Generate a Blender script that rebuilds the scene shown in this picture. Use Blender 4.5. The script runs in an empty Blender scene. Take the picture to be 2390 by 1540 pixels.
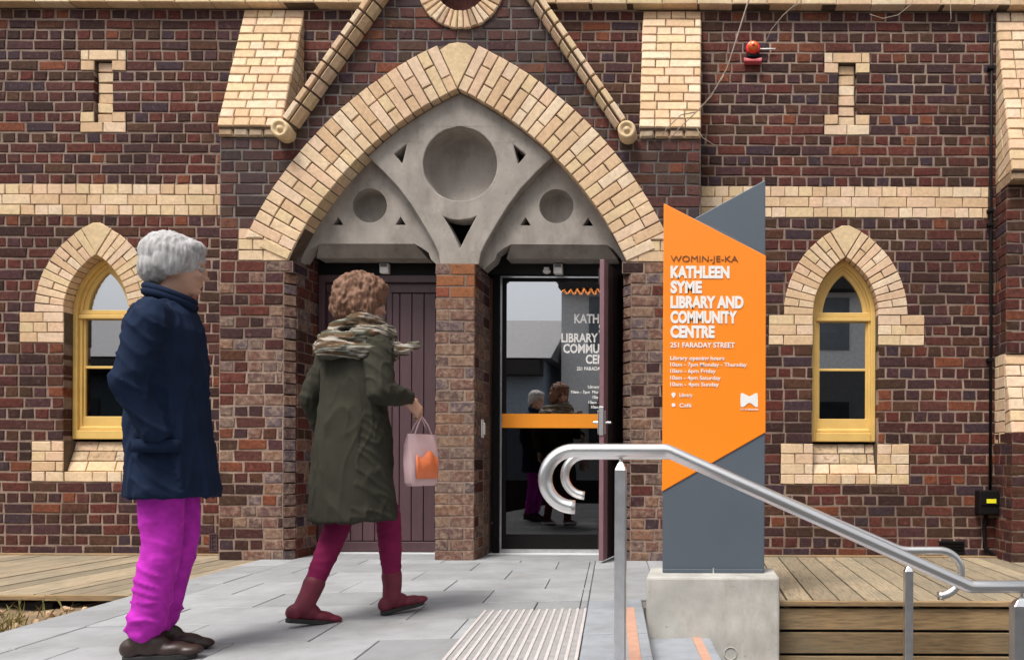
import bpy, bmesh, math, random
from mathutils import Vector, Matrix, noise
from mathutils.geometry import tessellate_polygon
R = math.radians
random.seed(11)
scn = bpy.context.scene
C = scn.collection

# ------------------------------------------------------------------ camera, sky, sun, exposure
CAMY, CAMZ, F, ROLL = -6.0, 0.79, 1680.0, 0.0035
cam = bpy.data.objects.new('camera', bpy.data.cameras.new('camera'))
C.objects.link(cam)
cam.data.sensor_width = 36
cam.data.lens = 36 * F / 2390
cam.data.shift_x = -(1633 - 1195) / 2390
cam.data.shift_y = (1075 - 770) / 2390
cam.data.clip_end = 400
cam.matrix_world = Matrix.Translation((0, CAMY, CAMZ)) @ Matrix.Rotation(R(90), 4, 'X') @ Matrix.Rotation(ROLL, 4, 'Z')
scn.camera = cam

SUN_EL, SUN_AZ = 64, -30            # sun azimuth measured from the street side, towards the left
w = bpy.data.worlds.new('World'); scn.world = w; w.use_nodes = True
nt = w.node_tree; nt.nodes.clear()
sky = nt.nodes.new('ShaderNodeTexSky'); sky.sky_type = 'NISHITA'; sky.sun_disc = False
sky.sun_elevation = R(SUN_EL); sky.sun_rotation = R(180 - SUN_AZ)
sky.air_density = 1.0; sky.dust_density = 5.0; sky.ozone_density = 1.0
hs = nt.nodes.new('ShaderNodeHueSaturation'); hs.inputs['Saturation'].default_value = 0.22
bg = nt.nodes.new('ShaderNodeBackground'); bg.inputs['Strength'].default_value = 0.115
ow = nt.nodes.new('ShaderNodeOutputWorld')
nt.links.new(sky.outputs[0], hs.inputs['Color']); nt.links.new(hs.outputs[0], bg.inputs['Color']); nt.links.new(bg.outputs[0], ow.inputs['Surface'])
sd = bpy.data.lights.new('sun', 'SUN'); sd.energy = 2.3; sd.angle = R(18); sd.color = (1, .955, .89)
sun = bpy.data.objects.new('sun', sd); C.objects.link(sun)
az = R(SUN_AZ)
sdir = Vector((math.sin(az) * math.cos(R(SUN_EL)), -math.cos(az) * math.cos(R(SUN_EL)), math.sin(R(SUN_EL))))
sun.rotation_euler = sdir.to_track_quat('Z', 'Y').to_euler(); sun.location = sdir * 30
scn.view_settings.view_transform = 'Standard'; scn.view_settings.look = 'None'
scn.view_settings.gamma = 1; scn.view_settings.use_curve_mapping = False
scn.view_settings.exposure = 0.62

def at(px, py, y):
    """survey helper: the point of the vertical plane y seen at sheet position px, py"""
    u, v = px - 1633, py - 1075
    u, v = u + ROLL * v, v - ROLL * u
    d = (y - CAMY) / F
    return Vector((u * d, y, CAMZ - v * d))

# ------------------------------------------------------------------ helpers
def tag(o, label=None, cat=None, group=None, kind=None):
    if label: o['label'] = label
    if cat: o['category'] = cat
    if group: o['group'] = group
    if kind: o['kind'] = kind
    return o
def empty(name, loc=(0, 0, 0), rz=0):
    o = bpy.data.objects.new(name, None); C.objects.link(o); o.location = loc; o.rotation_euler = (0, 0, rz); o.empty_display_size = .1
    return o
def link(name, me, m=None, parent=None, smooth=False, loc=None):
    o = bpy.data.objects.new(name, me); C.objects.link(o)
    if m is not None:
        if not isinstance(m, (list, tuple)): m = [m]
        me.materials.clear()
        for k in m: me.materials.append(k)
    if parent is not None: o.parent = parent
    if loc is not None: o.location = loc
    if smooth:
        me.polygons.foreach_set('use_smooth', [True] * len(me.polygons))
    return o
def build(name, bm, m=None, parent=None, smooth=False, loc=None, normals=True):
    if normals: bmesh.ops.recalc_face_normals(bm, faces=bm.faces)
    me = bpy.data.meshes.new(name); bm.to_mesh(me); bm.free()
    return link(name, me, m, parent, smooth, loc)
def bevel(o, wd=.004, seg=2, ang=35):
    b = o.modifiers.new('bevel', 'BEVEL'); b.width = wd; b.segments = seg; b.limit_method = 'ANGLE'; b.angle_limit = R(ang)
    return o
def add_box(bm, x0, x1, y0, y1, z0, z1, mi=0):
    vs = [bm.verts.new(p) for p in ((x0, y0, z0), (x1, y0, z0), (x1, y1, z0), (x0, y1, z0), (x0, y0, z1), (x1, y0, z1), (x1, y1, z1), (x0, y1, z1))]
    for f in ((3, 2, 1, 0), (4, 5, 6, 7), (0, 1, 5, 4), (1, 2, 6, 5), (2, 3, 7, 6), (3, 0, 4, 7)):
        bm.faces.new([vs[i] for i in f]).material_index = mi
def box(name, x0, x1, y0, y1, z0, z1, m, parent=None, bev=0):
    bm = bmesh.new(); add_box(bm, x0, x1, y0, y1, z0, z1)
    o = build(name, bm, m, parent)
    if bev: bevel(o, bev)
    return o
def add_prism(bm, pts, y0, y1, mi=0):
    """polygon of (x, z) extruded from y0 to y1"""
    a = [bm.verts.new((p[0], y0, p[1])) for p in pts]; b = [bm.verts.new((p[0], y1, p[1])) for p in pts]
    n = len(pts)
    bm.faces.new(a).material_index = mi; bm.faces.new(b[::-1]).material_index = mi
    for i in range(n): bm.faces.new((a[i], b[i], b[(i + 1) % n], a[(i + 1) % n])).material_index = mi
def plate(name, outer, holes, y0, y1, m, parent=None, bev=0, sides=None):
    """plate with holes, front at y0, back at y1"""
    loops = [outer] + list(holes)
    flat = [p for l in loops for p in l]
    tris = tessellate_polygon([[Vector((p[0], p[1], 0)) for p in l] for l in loops])
    bm = bmesh.new()
    a = [bm.verts.new((p[0], y0, p[1])) for p in flat]; b = [bm.verts.new((p[0], y1, p[1])) for p in flat]
    for t in tris:
        try:
            bm.faces.new([a[i] for i in t]); bm.faces.new([b[i] for i in reversed(t)])
        except ValueError: pass
    k = 0
    for l in loops:
        n = len(l)
        for i in range(n):
            i0, i1 = k + i, k + (i + 1) % n
            bm.faces.new((a[i0], b[i0], b[i1], a[i1]))
        k += n
    o = build(name, bm, m, parent)
    if bev: bevel(o, bev, 2, 40)
    return o
def ring_solid(bm, outer, inner, y0, y1, closed=False, mi=0):
    n = len(outer)
    L = []
    for pts, y in ((outer, y0), (inner, y0), (inner, y1), (outer, y1)):
        L.append([bm.verts.new((p[0], y, p[1])) for p in pts])
    rng = range(n if closed else n - 1)
    for i in rng:
        j = (i + 1) % n
        for k in range(4):
            bm.faces.new((L[k][i], L[k][j], L[(k + 1) % 4][j], L[(k + 1) % 4][i])).material_index = mi
    if not closed:
        bm.faces.new([L[k][0] for k in range(4)]); bm.faces.new([L[k][-1] for k in (3, 2, 1, 0)])
def frame_of(d):
    d = d.normalized(); a = Vector((0, 0, 1)) if abs(d.z) < .9 else Vector((1, 0, 0))
    u = d.cross(a).normalized(); return u, d.cross(u).normalized()
def add_tube(bm, pts, r, n=14, caps=True):
    pts = [Vector(p) for p in pts]; m = len(pts)
    rs = r if isinstance(r, (list, tuple)) else [r] * m
    rings = []; u = None
    for i, p in enumerate(pts):
        d = (pts[min(i + 1, m - 1)] - pts[max(i - 1, 0)])
        if u is None: u, v = frame_of(d)
        else:
            dn = d.normalized(); u = (u - dn * u.dot(dn)).normalized(); v = dn.cross(u).normalized()
        if i == 0: v = d.normalized().cross(u).normalized()
        rings.append([bm.verts.new(p + (u * math.cos(2 * math.pi * k / n) + v * math.sin(2 * math.pi * k / n)) * rs[i]) for k in range(n)])
    for a, b in zip(rings, rings[1:]):
        for k in range(n): bm.faces.new((a[k], a[(k + 1) % n], b[(k + 1) % n], b[k]))
    if caps: bm.faces.new(rings[0][::-1]); bm.faces.new(rings[-1])
def add_ell(bm, c, r, seg=16, rings=10, rot=None):
    if not hasattr(r, '__len__'): r = (r, r, r)
    M = Matrix.Translation(c) @ (rot.to_4x4() if rot else Matrix.Identity(4)) @ Matrix.Diagonal((r[0], r[1], r[2], 1))
    bmesh.ops.create_uvsphere(bm, u_segments=seg, v_segments=rings, radius=1, matrix=M)
def add_capsule(bm, a, b, ra, rb, n=14):
    a, b = Vector(a), Vector(b)
    add_tube(bm, [a, b], [ra, rb], n)
    add_ell(bm, a, ra, n, 8); add_ell(bm, b, rb, n, 8)
def remesh(name, bm, voxel, smooth=3, fac=.5):
    me = bpy.data.meshes.new(name); bm.to_mesh(me); bm.free()
    o = bpy.data.objects.new(name, me); C.objects.link(o)
    r = o.modifiers.new('r', 'REMESH'); r.mode = 'VOXEL'; r.voxel_size = voxel
    if smooth:
        s = o.modifiers.new('s', 'SMOOTH'); s.iterations = smooth; s.factor = fac
    dg = bpy.context.evaluated_depsgraph_get(); dg.update()
    out = bpy.data.meshes.new_from_object(o.evaluated_get(dg))
    bpy.data.objects.remove(o); bpy.data.meshes.remove(me)
    return out
def displace(me, fn):
    nn = [v.normal.copy() for v in me.vertices]
    for v, n in zip(me.vertices, nn): v.co += n * fn(v.co)
def text(name, body, size, x, z, y, m, parent, xs=1.0, off=0.0, align='LEFT', ext=.0012, sp=1.0):
    cu = bpy.data.curves.new(name, 'FONT'); cu.body = body; cu.size = size; cu.extrude = ext; cu.offset = off; cu.align_x = align
    cu.space_character = sp; cu.resolution_u = 3
    t = bpy.data.objects.new(name, cu); C.objects.link(t)
    dg = bpy.context.evaluated_depsgraph_get(); dg.update()
    me = bpy.data.meshes.new_from_object(t.evaluated_get(dg)); bpy.data.objects.remove(t)
    me.transform(Matrix.Translation((x, y, z)) @ Matrix.Rotation(R(90), 4, 'X') @ Matrix.Diagonal((xs, 1, 1, 1)))
    return link(name, me, m, parent)

# ------------------------------------------------------------------ materials
def newmat(name, rough=.8, metal=0):
    m = bpy.data.materials.new(name); m.use_nodes = True; nt = m.node_tree; b = nt.nodes['Principled BSDF']
    b.inputs['Roughness'].default_value = rough; b.inputs['Metallic'].default_value = metal
    return m, nt, b
def N(nt, t, **kw):
    n = nt.nodes.new(t)
    for k, v in kw.items(): setattr(n, k, v)
    return n
def pos(nt, scale=(1, 1, 1), rot=(0, 0, 0)):
    g = N(nt, 'ShaderNodeNewGeometry'); mp = N(nt, 'ShaderNodeMapping'); mp.inputs['Scale'].default_value = scale; mp.inputs['Rotation'].default_value = rot
    nt.links.new(g.outputs['Position'], mp.inputs['Vector']); return mp.outputs[0]
def noisen(nt, vec, scale, detail=4, rough=.55):
    n = N(nt, 'ShaderNodeTexNoise'); n.inputs['Scale'].default_value = scale; n.inputs['Detail'].default_value = detail; n.inputs['Roughness'].default_value = rough
    nt.links.new(vec, n.inputs['Vector']); return n.outputs['Fac']
def ramp(nt, fac, stops, interp='LINEAR'):
    r = N(nt, 'ShaderNodeValToRGB'); r.color_ramp.interpolation = interp
    e = r.color_ramp.elements
    while len(e) < len(stops): e.new(.5)
    for k, (p, c) in enumerate(stops):
        e[k].position = p; e[k].color = (c, c, c, 1) if not hasattr(c, '__len__') else (*c, 1)
    nt.links.new(fac, r.inputs[0]); return r.outputs[0]
def mix(nt, a, b, fac, mode='MIX'):
    m = N(nt, 'ShaderNodeMix', data_type='RGBA', blend_type=mode)
    for s, v in ((m.inputs[0], fac), (m.inputs[6], a), (m.inputs[7], b)):
        if hasattr(v, 'is_output'): nt.links.new(v, s)
        elif hasattr(v, '__len__'): s.default_value = (*v, 1)
        else: s.default_value = v
    return m.outputs[2]
def bump(nt, b, fac, strength=.3, dist=.004):
    n = N(nt, 'ShaderNodeBump'); n.inputs['Strength'].default_value = strength; n.inputs['Distance'].default_value = dist
    nt.links.new(fac, n.inputs['Height']); nt.links.new(n.outputs[0], b.inputs['Normal'])
def mat(name, col, rough=.8, metal=0, var=.15, scale=12, bmp=.2, bscale=90, stretch=(1, 1, 1), rnd=0, bdist=.003, grime=None):
    m, nt, b = newmat(name, rough, metal)
    v = pos(nt, stretch)
    c = ramp(nt, noisen(nt, v, scale, 6), [(.25, tuple(x * (1 - var) for x in col)), (.75, tuple(min(1, x * (1 + var)) for x in col))])
    if rnd:
        a = N(nt, 'ShaderNodeAttribute', attribute_name='rnd')
        c = mix(nt, c, ramp(nt, a.outputs['Fac'], [(0, 1 - rnd), (1, 1 + rnd * .4)]), 1.0, 'MULTIPLY')
    if grime:
        gc, ga, gs, gst = grime
        c = mix(nt, c, gc, ramp(nt, noisen(nt, pos(nt, gst), gs, 7, .68), [(.46, 0), (.74, ga)]))
        c = mix(nt, c, tuple(x * .5 for x in gc), ramp(nt, noisen(nt, pos(nt), 42, 3, .5), [(.68, 0), (.73, ga * .6)]))
    nt.links.new(c, b.inputs['Base Color'])
    if bmp: bump(nt, b, noisen(nt, v, bscale, 5), bmp, bdist)
    return m
MORT = (.35, .25, .195)
def brickmat(name, pal, smear=.1, smearcol=MORT, soot=.25, sootcol=(.035, .03, .03), bmp=.6, rough=.85, spot=.3, low=1.3):
    m, nt, b = newmat(name, rough); b.inputs['Specular IOR Level'].default_value = .15
    a = N(nt, 'ShaderNodeAttribute', attribute_name='rnd')
    c = ramp(nt, a.outputs['Fac'], [(i / len(pal), p) for i, p in enumerate(pal)], 'CONSTANT')
    v = pos(nt)
    c = mix(nt, c, ramp(nt, noisen(nt, v, 30, 6, .7), [(.28, 1 - spot * 1.3), (.72, 1 + spot)]), 1.0, 'MULTIPLY')
    if spot > .2: c = mix(nt, c, (.018, .014, .013), ramp(nt, noisen(nt, pos(nt, (1, 1, 1.8)), 19, 5, .6), [(.60, 0), (.72, .75)]))
    c = mix(nt, c, sootcol, ramp(nt, noisen(nt, v, low, 5, .6), [(.42, 0), (.72, soot)]))
    c = mix(nt, c, smearcol, ramp(nt, noisen(nt, v, 24, 7, .75), [(max(0, .66 - smear * .4), 0), (.80 - smear * .25, min(1, smear * 1.7))]))
    nt.links.new(c, b.inputs['Base Color'])
    bump(nt, b, noisen(nt, v, 70, 6, .7), bmp, .006)
    return m
DARK0 = [(.090, .032, .028), (.062, .027, .026), (.110, .036, .028), (.056, .030, .034), (.082, .038, .026), (.042, .023, .022),
        (.120, .042, .034), (.070, .034, .040), (.060, .034, .024), (.100, .030, .026), (.052, .034, .046), (.084, .044, .030), (.170, .060, .034), (.074, .027, .026), (.050, .024, .022), (.095, .040, .036)]
DARK = [(r * 1.12, g * 1.0, b * .92) for r, g, b in DARK0]
M = {}
M['brick'] = brickmat('dark clinker brick', DARK, .24, soot=.45, sootcol=(.030, .022, .020), spot=.42)
M['brick_sooty'] = brickmat('sooty clinker brick', [(c[0] * .9 + .008, c[1] + .008, c[2] + .009) for c in DARK], .20, (.20, .16, .13), soot=.7, sootcol=(.055, .045, .042))
LITE = [(.17, .085, .065), (.13, .07, .065), (.20, .10, .065), (.15, .095, .085), (.11, .065, .06), (.22, .13, .09), (.16, .075, .06), (.12, .085, .095)]
M['brick_worn'] = brickmat('worn mortar smeared brick', LITE, .50, (.35, .25, .18), soot=.35, sootcol=(.10, .08, .06), spot=.45)
M['red_brick'] = brickmat('orange red brick', [(.24, .075, .045), (.28, .11, .05)], .12, soot=.2)
CREAM = [(.72, .54, .325), (.76, .57, .38), (.69, .485, .30), (.79, .62, .44), (.74, .51, .345), (.76, .56, .40), (.66, .45, .275), (.77, .565, .365)]
M['cream'] = brickmat('cream brick', CREAM, .10, (.36, .25, .16), soot=.42, sootcol=(.40, .28, .17), bmp=.5, spot=.16, low=2.6)
M['cream_dirty_shade'] = brickmat('stained and shaded cream brick', [tuple(x * .72 for x in c) for c in CREAM], .25, (.20, .15, .11), soot=.6, sootcol=(.16, .12, .10), bmp=.4, spot=.25)  # dirt on sills and round window; also shade painted on buttress sides and undersides
def mortarmat(name, col, dirt, lo, hi, amt):
    m, nt, b = newmat(name, .95); v = pos(nt)
    c = ramp(nt, noisen(nt, v, 11, 6, .6), [(.25, tuple(x * .62 for x in col)), (.6, col), (.8, tuple(min(1, x * 1.35) for x in col))])
    c = mix(nt, c, dirt, ramp(nt, noisen(nt, v, 1.1, 6, .65), [(lo, 0), (hi, amt)]))
    c = mix(nt, c, tuple(x * .45 for x in col), ramp(nt, noisen(nt, v, 26, 4, .6), [(.56, 0), (.68, .7)]))
    nt.links.new(c, b.inputs['Base Color']); bump(nt, b, noisen(nt, v, 55, 6, .7), .8, .008); return m
M['mortar'] = mortarmat('lime mortar', MORT, (.12, .08, .06), .40, .62, .70)
M['mortar_sooty'] = mortarmat('sooty lime mortar', (.26, .215, .19), (.075, .065, .06), .36, .58, .85)
M['mortar_dark'] = mat('dark mortar', (.11, .075, .05), .95, var=.35, scale=14, bmp=.5)
M['render'] = mat('grey cement render', (.33, .295, .262), .9, var=.18, scale=5, bmp=.55, bscale=26, bdist=.004, grime=((.13, .11, .09), .65, 3.5, (1.6, 1.6, .8)))
M['render_dark'] = mat('dark cement render', (.20, .175, .15), .9, var=.25, scale=7, bmp=.3)
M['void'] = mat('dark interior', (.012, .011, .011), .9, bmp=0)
M['inside'] = mat('dim interior plaster', (.16, .13, .10), .9, bmp=0)
M['yellow'] = mat('ochre yellow paint', (.70, .46, .14), .45, var=.10, scale=7, bmp=.15, bscale=40)
M['purple'] = mat('plum door paint', (.085, .042, .050), .5, var=.16, scale=6, bmp=.2, bscale=30, stretch=(6, 6, .7), rnd=.2)
M['plum_edge'] = mat('light plum paint', (.20, .105, .12), .5, var=.12, scale=8, bmp=.2)  # lighter tone for the end board of the open leaf
M['plum_shade'] = mat('plum paint darkened as shade', (.018, .010, .011), .5, bmp=0)  # shade on the open leaf's face put into its colour
M['black'] = mat('black paint', (.007, .006, .006), .6, bmp=0)
M['black'].node_tree.nodes['Principled BSDF'].inputs['Specular IOR Level'].default_value = .15
M['steel'] = mat('brushed stainless steel', (.95, .94, .93), .32, 1.0, var=.06, scale=18, bmp=.10, bscale=160, stretch=(.15, 1, 1), bdist=.001)
M['galv'] = mat('galvanised steel', (.74, .74, .76), .34, 1.0, var=.14, scale=18, bmp=.1)
M['orange'] = mat('orange sign enamel', (.95, .245, .004), .45, var=.02, scale=3, bmp=.02)
M['slate'] = mat('slate grey sign enamel', (.085, .105, .13), .5, var=.05, scale=4, bmp=.03)
M['white'] = mat('white vinyl', (.82, .80, .77), .5, bmp=0, var=.02)
M['brown_ink'] = mat('brown vinyl', (.16, .055, .01), .5, bmp=0)
M['orange_film'] = mat('orange glass film', (.80, .27, .015), .4, bmp=0, var=.03)
M['concrete'] = mat('cast concrete', (.47, .455, .42), .85, var=.20, scale=6, bmp=.45, bscale=45, grime=((.22, .19, .15), .55, 3, (2.0, 2.0, .7)))
M['concrete_pale'] = mat('pale concrete sill', (.56, .57, .58), .8, var=.08, scale=8, bmp=.2)
M['paver'] = mat('grey concrete paver', (.295, .302, .314), .85, var=.12, scale=7, bmp=.35, bscale=120, rnd=.20, grime=((.15, .145, .135), .55, 2.2, (1, 1, 1)))
M['joint'] = mat('sand joint', (.15, .14, .13), .95, bmp=.3)
M['tread'] = mat('bluestone tread', (.27, .29, .32), .8, grime=((.13, .12, .11), .5, 4, (1, 1, 1)), var=.1, scale=12, bmp=.3, bscale=120)
M['nosing'] = mat('terracotta nosing strip', (.46, .26, .185), .85, var=.12, scale=20, bmp=.4)
M['stud'] = mat('pale tactile bar', (.66, .62, .61), .35, .2, var=.10, scale=20, bmp=.15)
M['stud_base'] = mat('worn grey strip', (.30, .29, .29), .7, var=.25, scale=25, bmp=.3)
M['stud_dark'] = mat('worn steel tactile bar', (.22, .20, .19), .45, .6, var=.2, scale=20, bmp=.15)
M['asphalt'] = mat('asphalt', (.055, .055, .056), .9, var=.2, scale=3, bmp=.5, bscale=60)
M['soil'] = mat('dry soil', (.22, .15, .085), .95, var=.4, scale=7, bmp=.8, bscale=30, bdist=.02)
M['grass'] = mat('dry grass', (.17, .15, .04), .8, var=.3, scale=9, bmp=0)
M['red'] = mat('red lens', (.80, .03, .02), .2, var=.05, bmp=0)
M['orange_lens'] = mat('orange lens', (.95, .22, .06), .2, var=.05, bmp=0)
M['pink'] = mat('faded red plastic', (.75, .14, .16), .35, bmp=0)
M['yellow_label'] = mat('yellow label', (.85, .78, .02), .5, bmp=0)
M['bark'] = mat('grey bark', (.34, .27, .21), .9, var=.35, scale=20, bmp=.6)
M['wall_pale'] = mat('pale painted wall', (.85, .85, .84), .8, bmp=0)
M['far_window'] = mat('far window glass', (.16, .18, .20), .3, var=.3, scale=1.5, bmp=0)
M['roof_grey'] = mat('grey roof', (.19, .185, .19), .7, bmp=0)
M['dark_timber'] = mat('dark timber', (.035, .03, .028), .7, bmp=0)
M['green_wall'] = mat('green tiles', (.09, .13, .08), .6, bmp=0)
M['blue_wall'] = mat('pale blue weatherboard', (.30, .36, .42), .7, bmp=0)
def wood(name, col, stretch):
    m, nt, b = newmat(name, .8)
    v = pos(nt, stretch)
    a = N(nt, 'ShaderNodeAttribute', attribute_name='rnd')
    ad = N(nt, 'ShaderNodeVectorMath', operation='ADD'); nt.links.new(v, ad.inputs[0])
    sc = N(nt, 'ShaderNodeMath', operation='MULTIPLY'); sc.inputs[1].default_value = 37; nt.links.new(a.outputs['Fac'], sc.inputs[0]); nt.links.new(sc.outputs[0], ad.inputs[1])
    g = noisen(nt, ad.outputs[0], 9, 8, .65)
    c = ramp(nt, g, [(.28, tuple(x * .45 for x in col)), (.5, col), (.72, tuple(min(1, x * 1.3) for x in col))])
    c = mix(nt, c, ramp(nt, a.outputs['Fac'], [(0, .72), (1, 1.15)]), 1.0, 'MULTIPLY')
    c = mix(nt, c, (.13, .13, .095), ramp(nt, noisen(nt, pos(nt), 2.2, 5), [(.45, 0), (.7, .45)]))
    nt.links.new(c, b.inputs['Base Color']); bump(nt, b, g, .5, .004)
    return m
M['deck'] = wood('weathered decking', (.30, .235, .155), (9, .8, 9))
M['fascia'] = wood('weathered fascia board', (.27, .175, .085), (.8, 9, 9))
def glassmat(name, tint, refl):
    m = bpy.data.materials.new(name); m.use_nodes = True; nt = m.node_tree; nt.nodes.clear()
    o = N(nt, 'ShaderNodeOutputMaterial'); t = N(nt, 'ShaderNodeBsdfTransparent'); t.inputs[0].default_value = (*tint, 1)
    g = N(nt, 'ShaderNodeBsdfGlossy'); g.inputs['Roughness'].default_value = .01; g.inputs[0].default_value = (.95, .97, 1, 1)
    x = N(nt, 'ShaderNodeMixShader'); x.inputs[0].default_value = refl
    nt.links.new(t.outputs[0], x.inputs[1]); nt.links.new(g.outputs[0], x.inputs[2]); nt.links.new(x.outputs[0], o.inputs[0])
    return m
M['glass'] = glassmat('reflective window glass', (.35, .35, .35), .55)
M['glass_dark'] = glassmat('dark door glass', (.35, .35, .35), .07)
M['lamp'], nt_, b_ = newmat('warm lamp filament'); b_.inputs['Emission Color'].default_value = (1, .30, .06, 1); b_.inputs['Emission Strength'].default_value = 14

# ------------------------------------------------------------------ 2D tools and brick pieces
def clip(poly, a, b):
    """keep what lies left of the directed line a -> b"""
    out = []; dx, dy = b[0] - a[0], b[1] - a[1]
    s = [dx * (p[1] - a[1]) - dy * (p[0] - a[0]) for p in poly]
    for i, p in enumerate(poly):
        j = (i + 1) % len(poly); q = poly[j]
        if s[i] >= 0: out.append(p)
        if (s[i] > 0 > s[j]) or (s[i] < 0 < s[j]):
            t = s[i] / (s[i] - s[j]); out.append((p[0] + (q[0] - p[0]) * t, p[1] + (q[1] - p[1]) * t))
    return out
def area(p): return .5 * sum(p[i][0] * p[(i + 1) % len(p)][1] - p[(i + 1) % len(p)][0] * p[i][1] for i in range(len(p)))
def inset(poly, d):
    if area(poly) < 0: poly = poly[::-1]
    out = poly
    n = len(poly)
    for i in range(n):
        a, b = poly[i], poly[(i + 1) % n]; l = math.hypot(b[0] - a[0], b[1] - a[1])
        if l < 1e-6: continue
        nx, ny = -(b[1] - a[1]) / l * d, (b[0] - a[0]) / l * d
        out = clip(out, (a[0] + nx, a[1] + ny), (b[0] + nx, b[1] + ny))
        if len(out) < 3: return []
    res = []
    for p in out:
        if not res or math.hypot(p[0] - res[-1][0], p[1] - res[-1][1]) > .002: res.append(p)
    return res
PIECES = []
def piece(kind, poly, fr, m, parent, joint=.010, depth=.11, proud=0.0, bev=.004, jit=.0022, rnd=None):
    if kind == 'brick': jit = max(jit, .0042); bev = max(bev, .006)
    p = inset(poly, joint / 2)
    if len(p) < 3 or abs(area(p)) < 6e-4: return
    PIECES.append(dict(kind=kind, poly=p, fr=fr, m=m, parent=parent, depth=depth, proud=proud, bev=bev, jit=jit, rnd=random.random() if rnd is None else rnd))
def piece_verts(P):
    O, U, V, Nn = P['fr']; poly = P['poly']; n = len(poly); bev = P['bev']; j = P['jit']
    pts = [(x + random.uniform(-j, j), y + random.uniform(-j, j)) for x, y in poly]
    fx = random.uniform(-.0015, .0015)
    vs = []
    cx, cy = sum(p[0] for p in pts) / n, sum(p[1] for p in pts) / n
    ins = []
    for i in range(n):
        a, b, c = pts[i - 1], pts[i], pts[(i + 1) % n]
        e1 = Vector((b[0] - a[0], b[1] - a[1])); e2 = Vector((c[0] - b[0], c[1] - b[1]))
        if e1.length < 1e-6 or e2.length < 1e-6: ins.append(b); continue
        e1.normalize(); e2.normalize()
        bi = Vector((-e1.y - e2.y, e1.x + e2.x)); l = bi.length
        if l < 1e-4: ins.append(b); continue
        bi /= l; k = bev / max(.4, abs(bi.dot(Vector((-e1.y, e1.x)))))
        ins.append((b[0] + bi.x * k, b[1] + bi.y * k))
    def W(x, y, h): return O + U * x + V * y + Nn * h
    vs += [W(x, y, -P['depth']) for x, y in pts]
    vs += [W(x, y, P['proud'] - bev + fx) for x, y in pts]
    vs += [W(x, y, P['proud'] + fx + random.uniform(-.0008, .0008)) for x, y in ins]
    fs = []
    for i in range(n):
        k = (i + 1) % n
        fs.append((i, k, n + k, n + i)); fs.append((n + i, n + k, 2 * n + k, 2 * n + i))
    fs.append(tuple(range(2 * n, 3 * n)))
    if U.cross(V).dot(Nn) < 0: fs = [f[::-1] for f in fs]
    return vs, fs
def set_rnd(me, vals):
    a = me.attributes.new('rnd', 'FLOAT', 'FACE'); a.data.foreach_set('value', vals)
def flush_pieces(limit=300):
    groups = {}
    for P in PIECES: groups.setdefault((P['kind'], P.get('cap', '')), []).append(P)
    for (kind, _), L in groups.items():
        for P in L:
            O, U, V, Nn = P['fr']; n = len(P['poly'])
            c = O + U * (sum(p[0] for p in P['poly']) / n) + V * (sum(p[1] for p in P['poly']) / n)
            d = c.y - CAMY; P['c'] = c
            if d < .5: P['score'] = 0; continue
            sx, sy = 1633 + c.x / d * F, 1075 - (c.z - CAMZ) / d * F
            f = abs(Nn.dot((Vector((0, CAMY, CAMZ)) - c).normalized()))
            inside = (5 < sx < 2385 and 5 < sy < 1535) and not (1545 < sx < 1790 and 520 < sy < 1340)
            P['score'] = abs(area(P['poly'])) / d / d * f * (1 if inside else 0)
        L.sort(key=lambda P: -P['score'])
        for P in L[:limit]:
            if P['score'] == 0: break
            vs, fs = piece_verts(P)
            me = bpy.data.meshes.new(kind); me.from_pydata([v - P['c'] for v in vs], [], fs); set_rnd(me, [P['rnd']] * len(fs))
            link(kind, me, M[P['m']], P['parent'], loc=P['c']); P['done'] = 1
        rest = [P for P in L if 'done' not in P]
        if rest:
            parents = {}
            pr = rest[0]['parent']
            for P in rest: parents.setdefault(P['parent'].name, []).append(P)
            for pn, LL in (parents.items() if len(L) <= limit else {pr.name: rest}.items()):
                V_, F_, RR, MI = [], [], [], []; mats = []
                for P in LL:
                    if P['m'] not in mats: mats.append(P['m'])
                    vs, fs = piece_verts(P); k = len(V_); V_ += vs; F_ += [tuple(i + k for i in f) for f in fs]
                    RR += [P['rnd']] * len(fs); MI += [mats.index(P['m'])] * len(fs)
                me = bpy.data.meshes.new(kind); me.from_pydata(V_, [], F_); set_rnd(me, RR)
                o = link(kind, me, [M[x] for x in mats], LL[0]['parent'])
                me.polygons.foreach_set('material_index', MI)
                tag(o, kind='stuff')
    PIECES.clear()
XF = lambda y, : (Vector((0, y, 0)), Vector((1, 0, 0)), Vector((0, 0, 1)), Vector((0, -1, 0)))
SL, HL = .235, .1175
def lay_row(kind, z0, z1, xa, xb, L, fr, m, parent, k, closer=True, **kw):
    """bricks of one course between the side lines xa=(x at z0, x at z1) and xb; k even: stretchers"""
    lo, hi = min(xa), max(xb); x = lo; first = True
    if k % 2: L = HL if L is None else L
    base = SL if k % 2 == 0 else HL
    while x < hi - .012:
        b = base
        if random.random() < .045: b = SL if base == HL else HL
        if first and k % 2: b = .065 if closer and random.random() < .5 else b
        if first and k % 2 == 0 and not closer: b = base * random.uniform(.5, 1)
        b *= random.uniform(.965, 1.035); first = False
        x2 = x + b
        if hi - x2 < .045: x2 = hi
        poly = [(x, z0), (x2, z0), (x2, z1), (x, z1)]
        if xa[0] != xa[1] or x < max(xa): poly = clip(poly, (xa[1], z1), (xa[0], z0))
        if len(poly) > 2 and (xb[0] != xb[1]): poly = clip(poly, (xb[0], z0), (xb[1], z1))
        if len(poly) > 2: piece(kind, poly, fr, m(x, z0) if callable(m) else m, parent, **kw)
        x = x2
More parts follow.
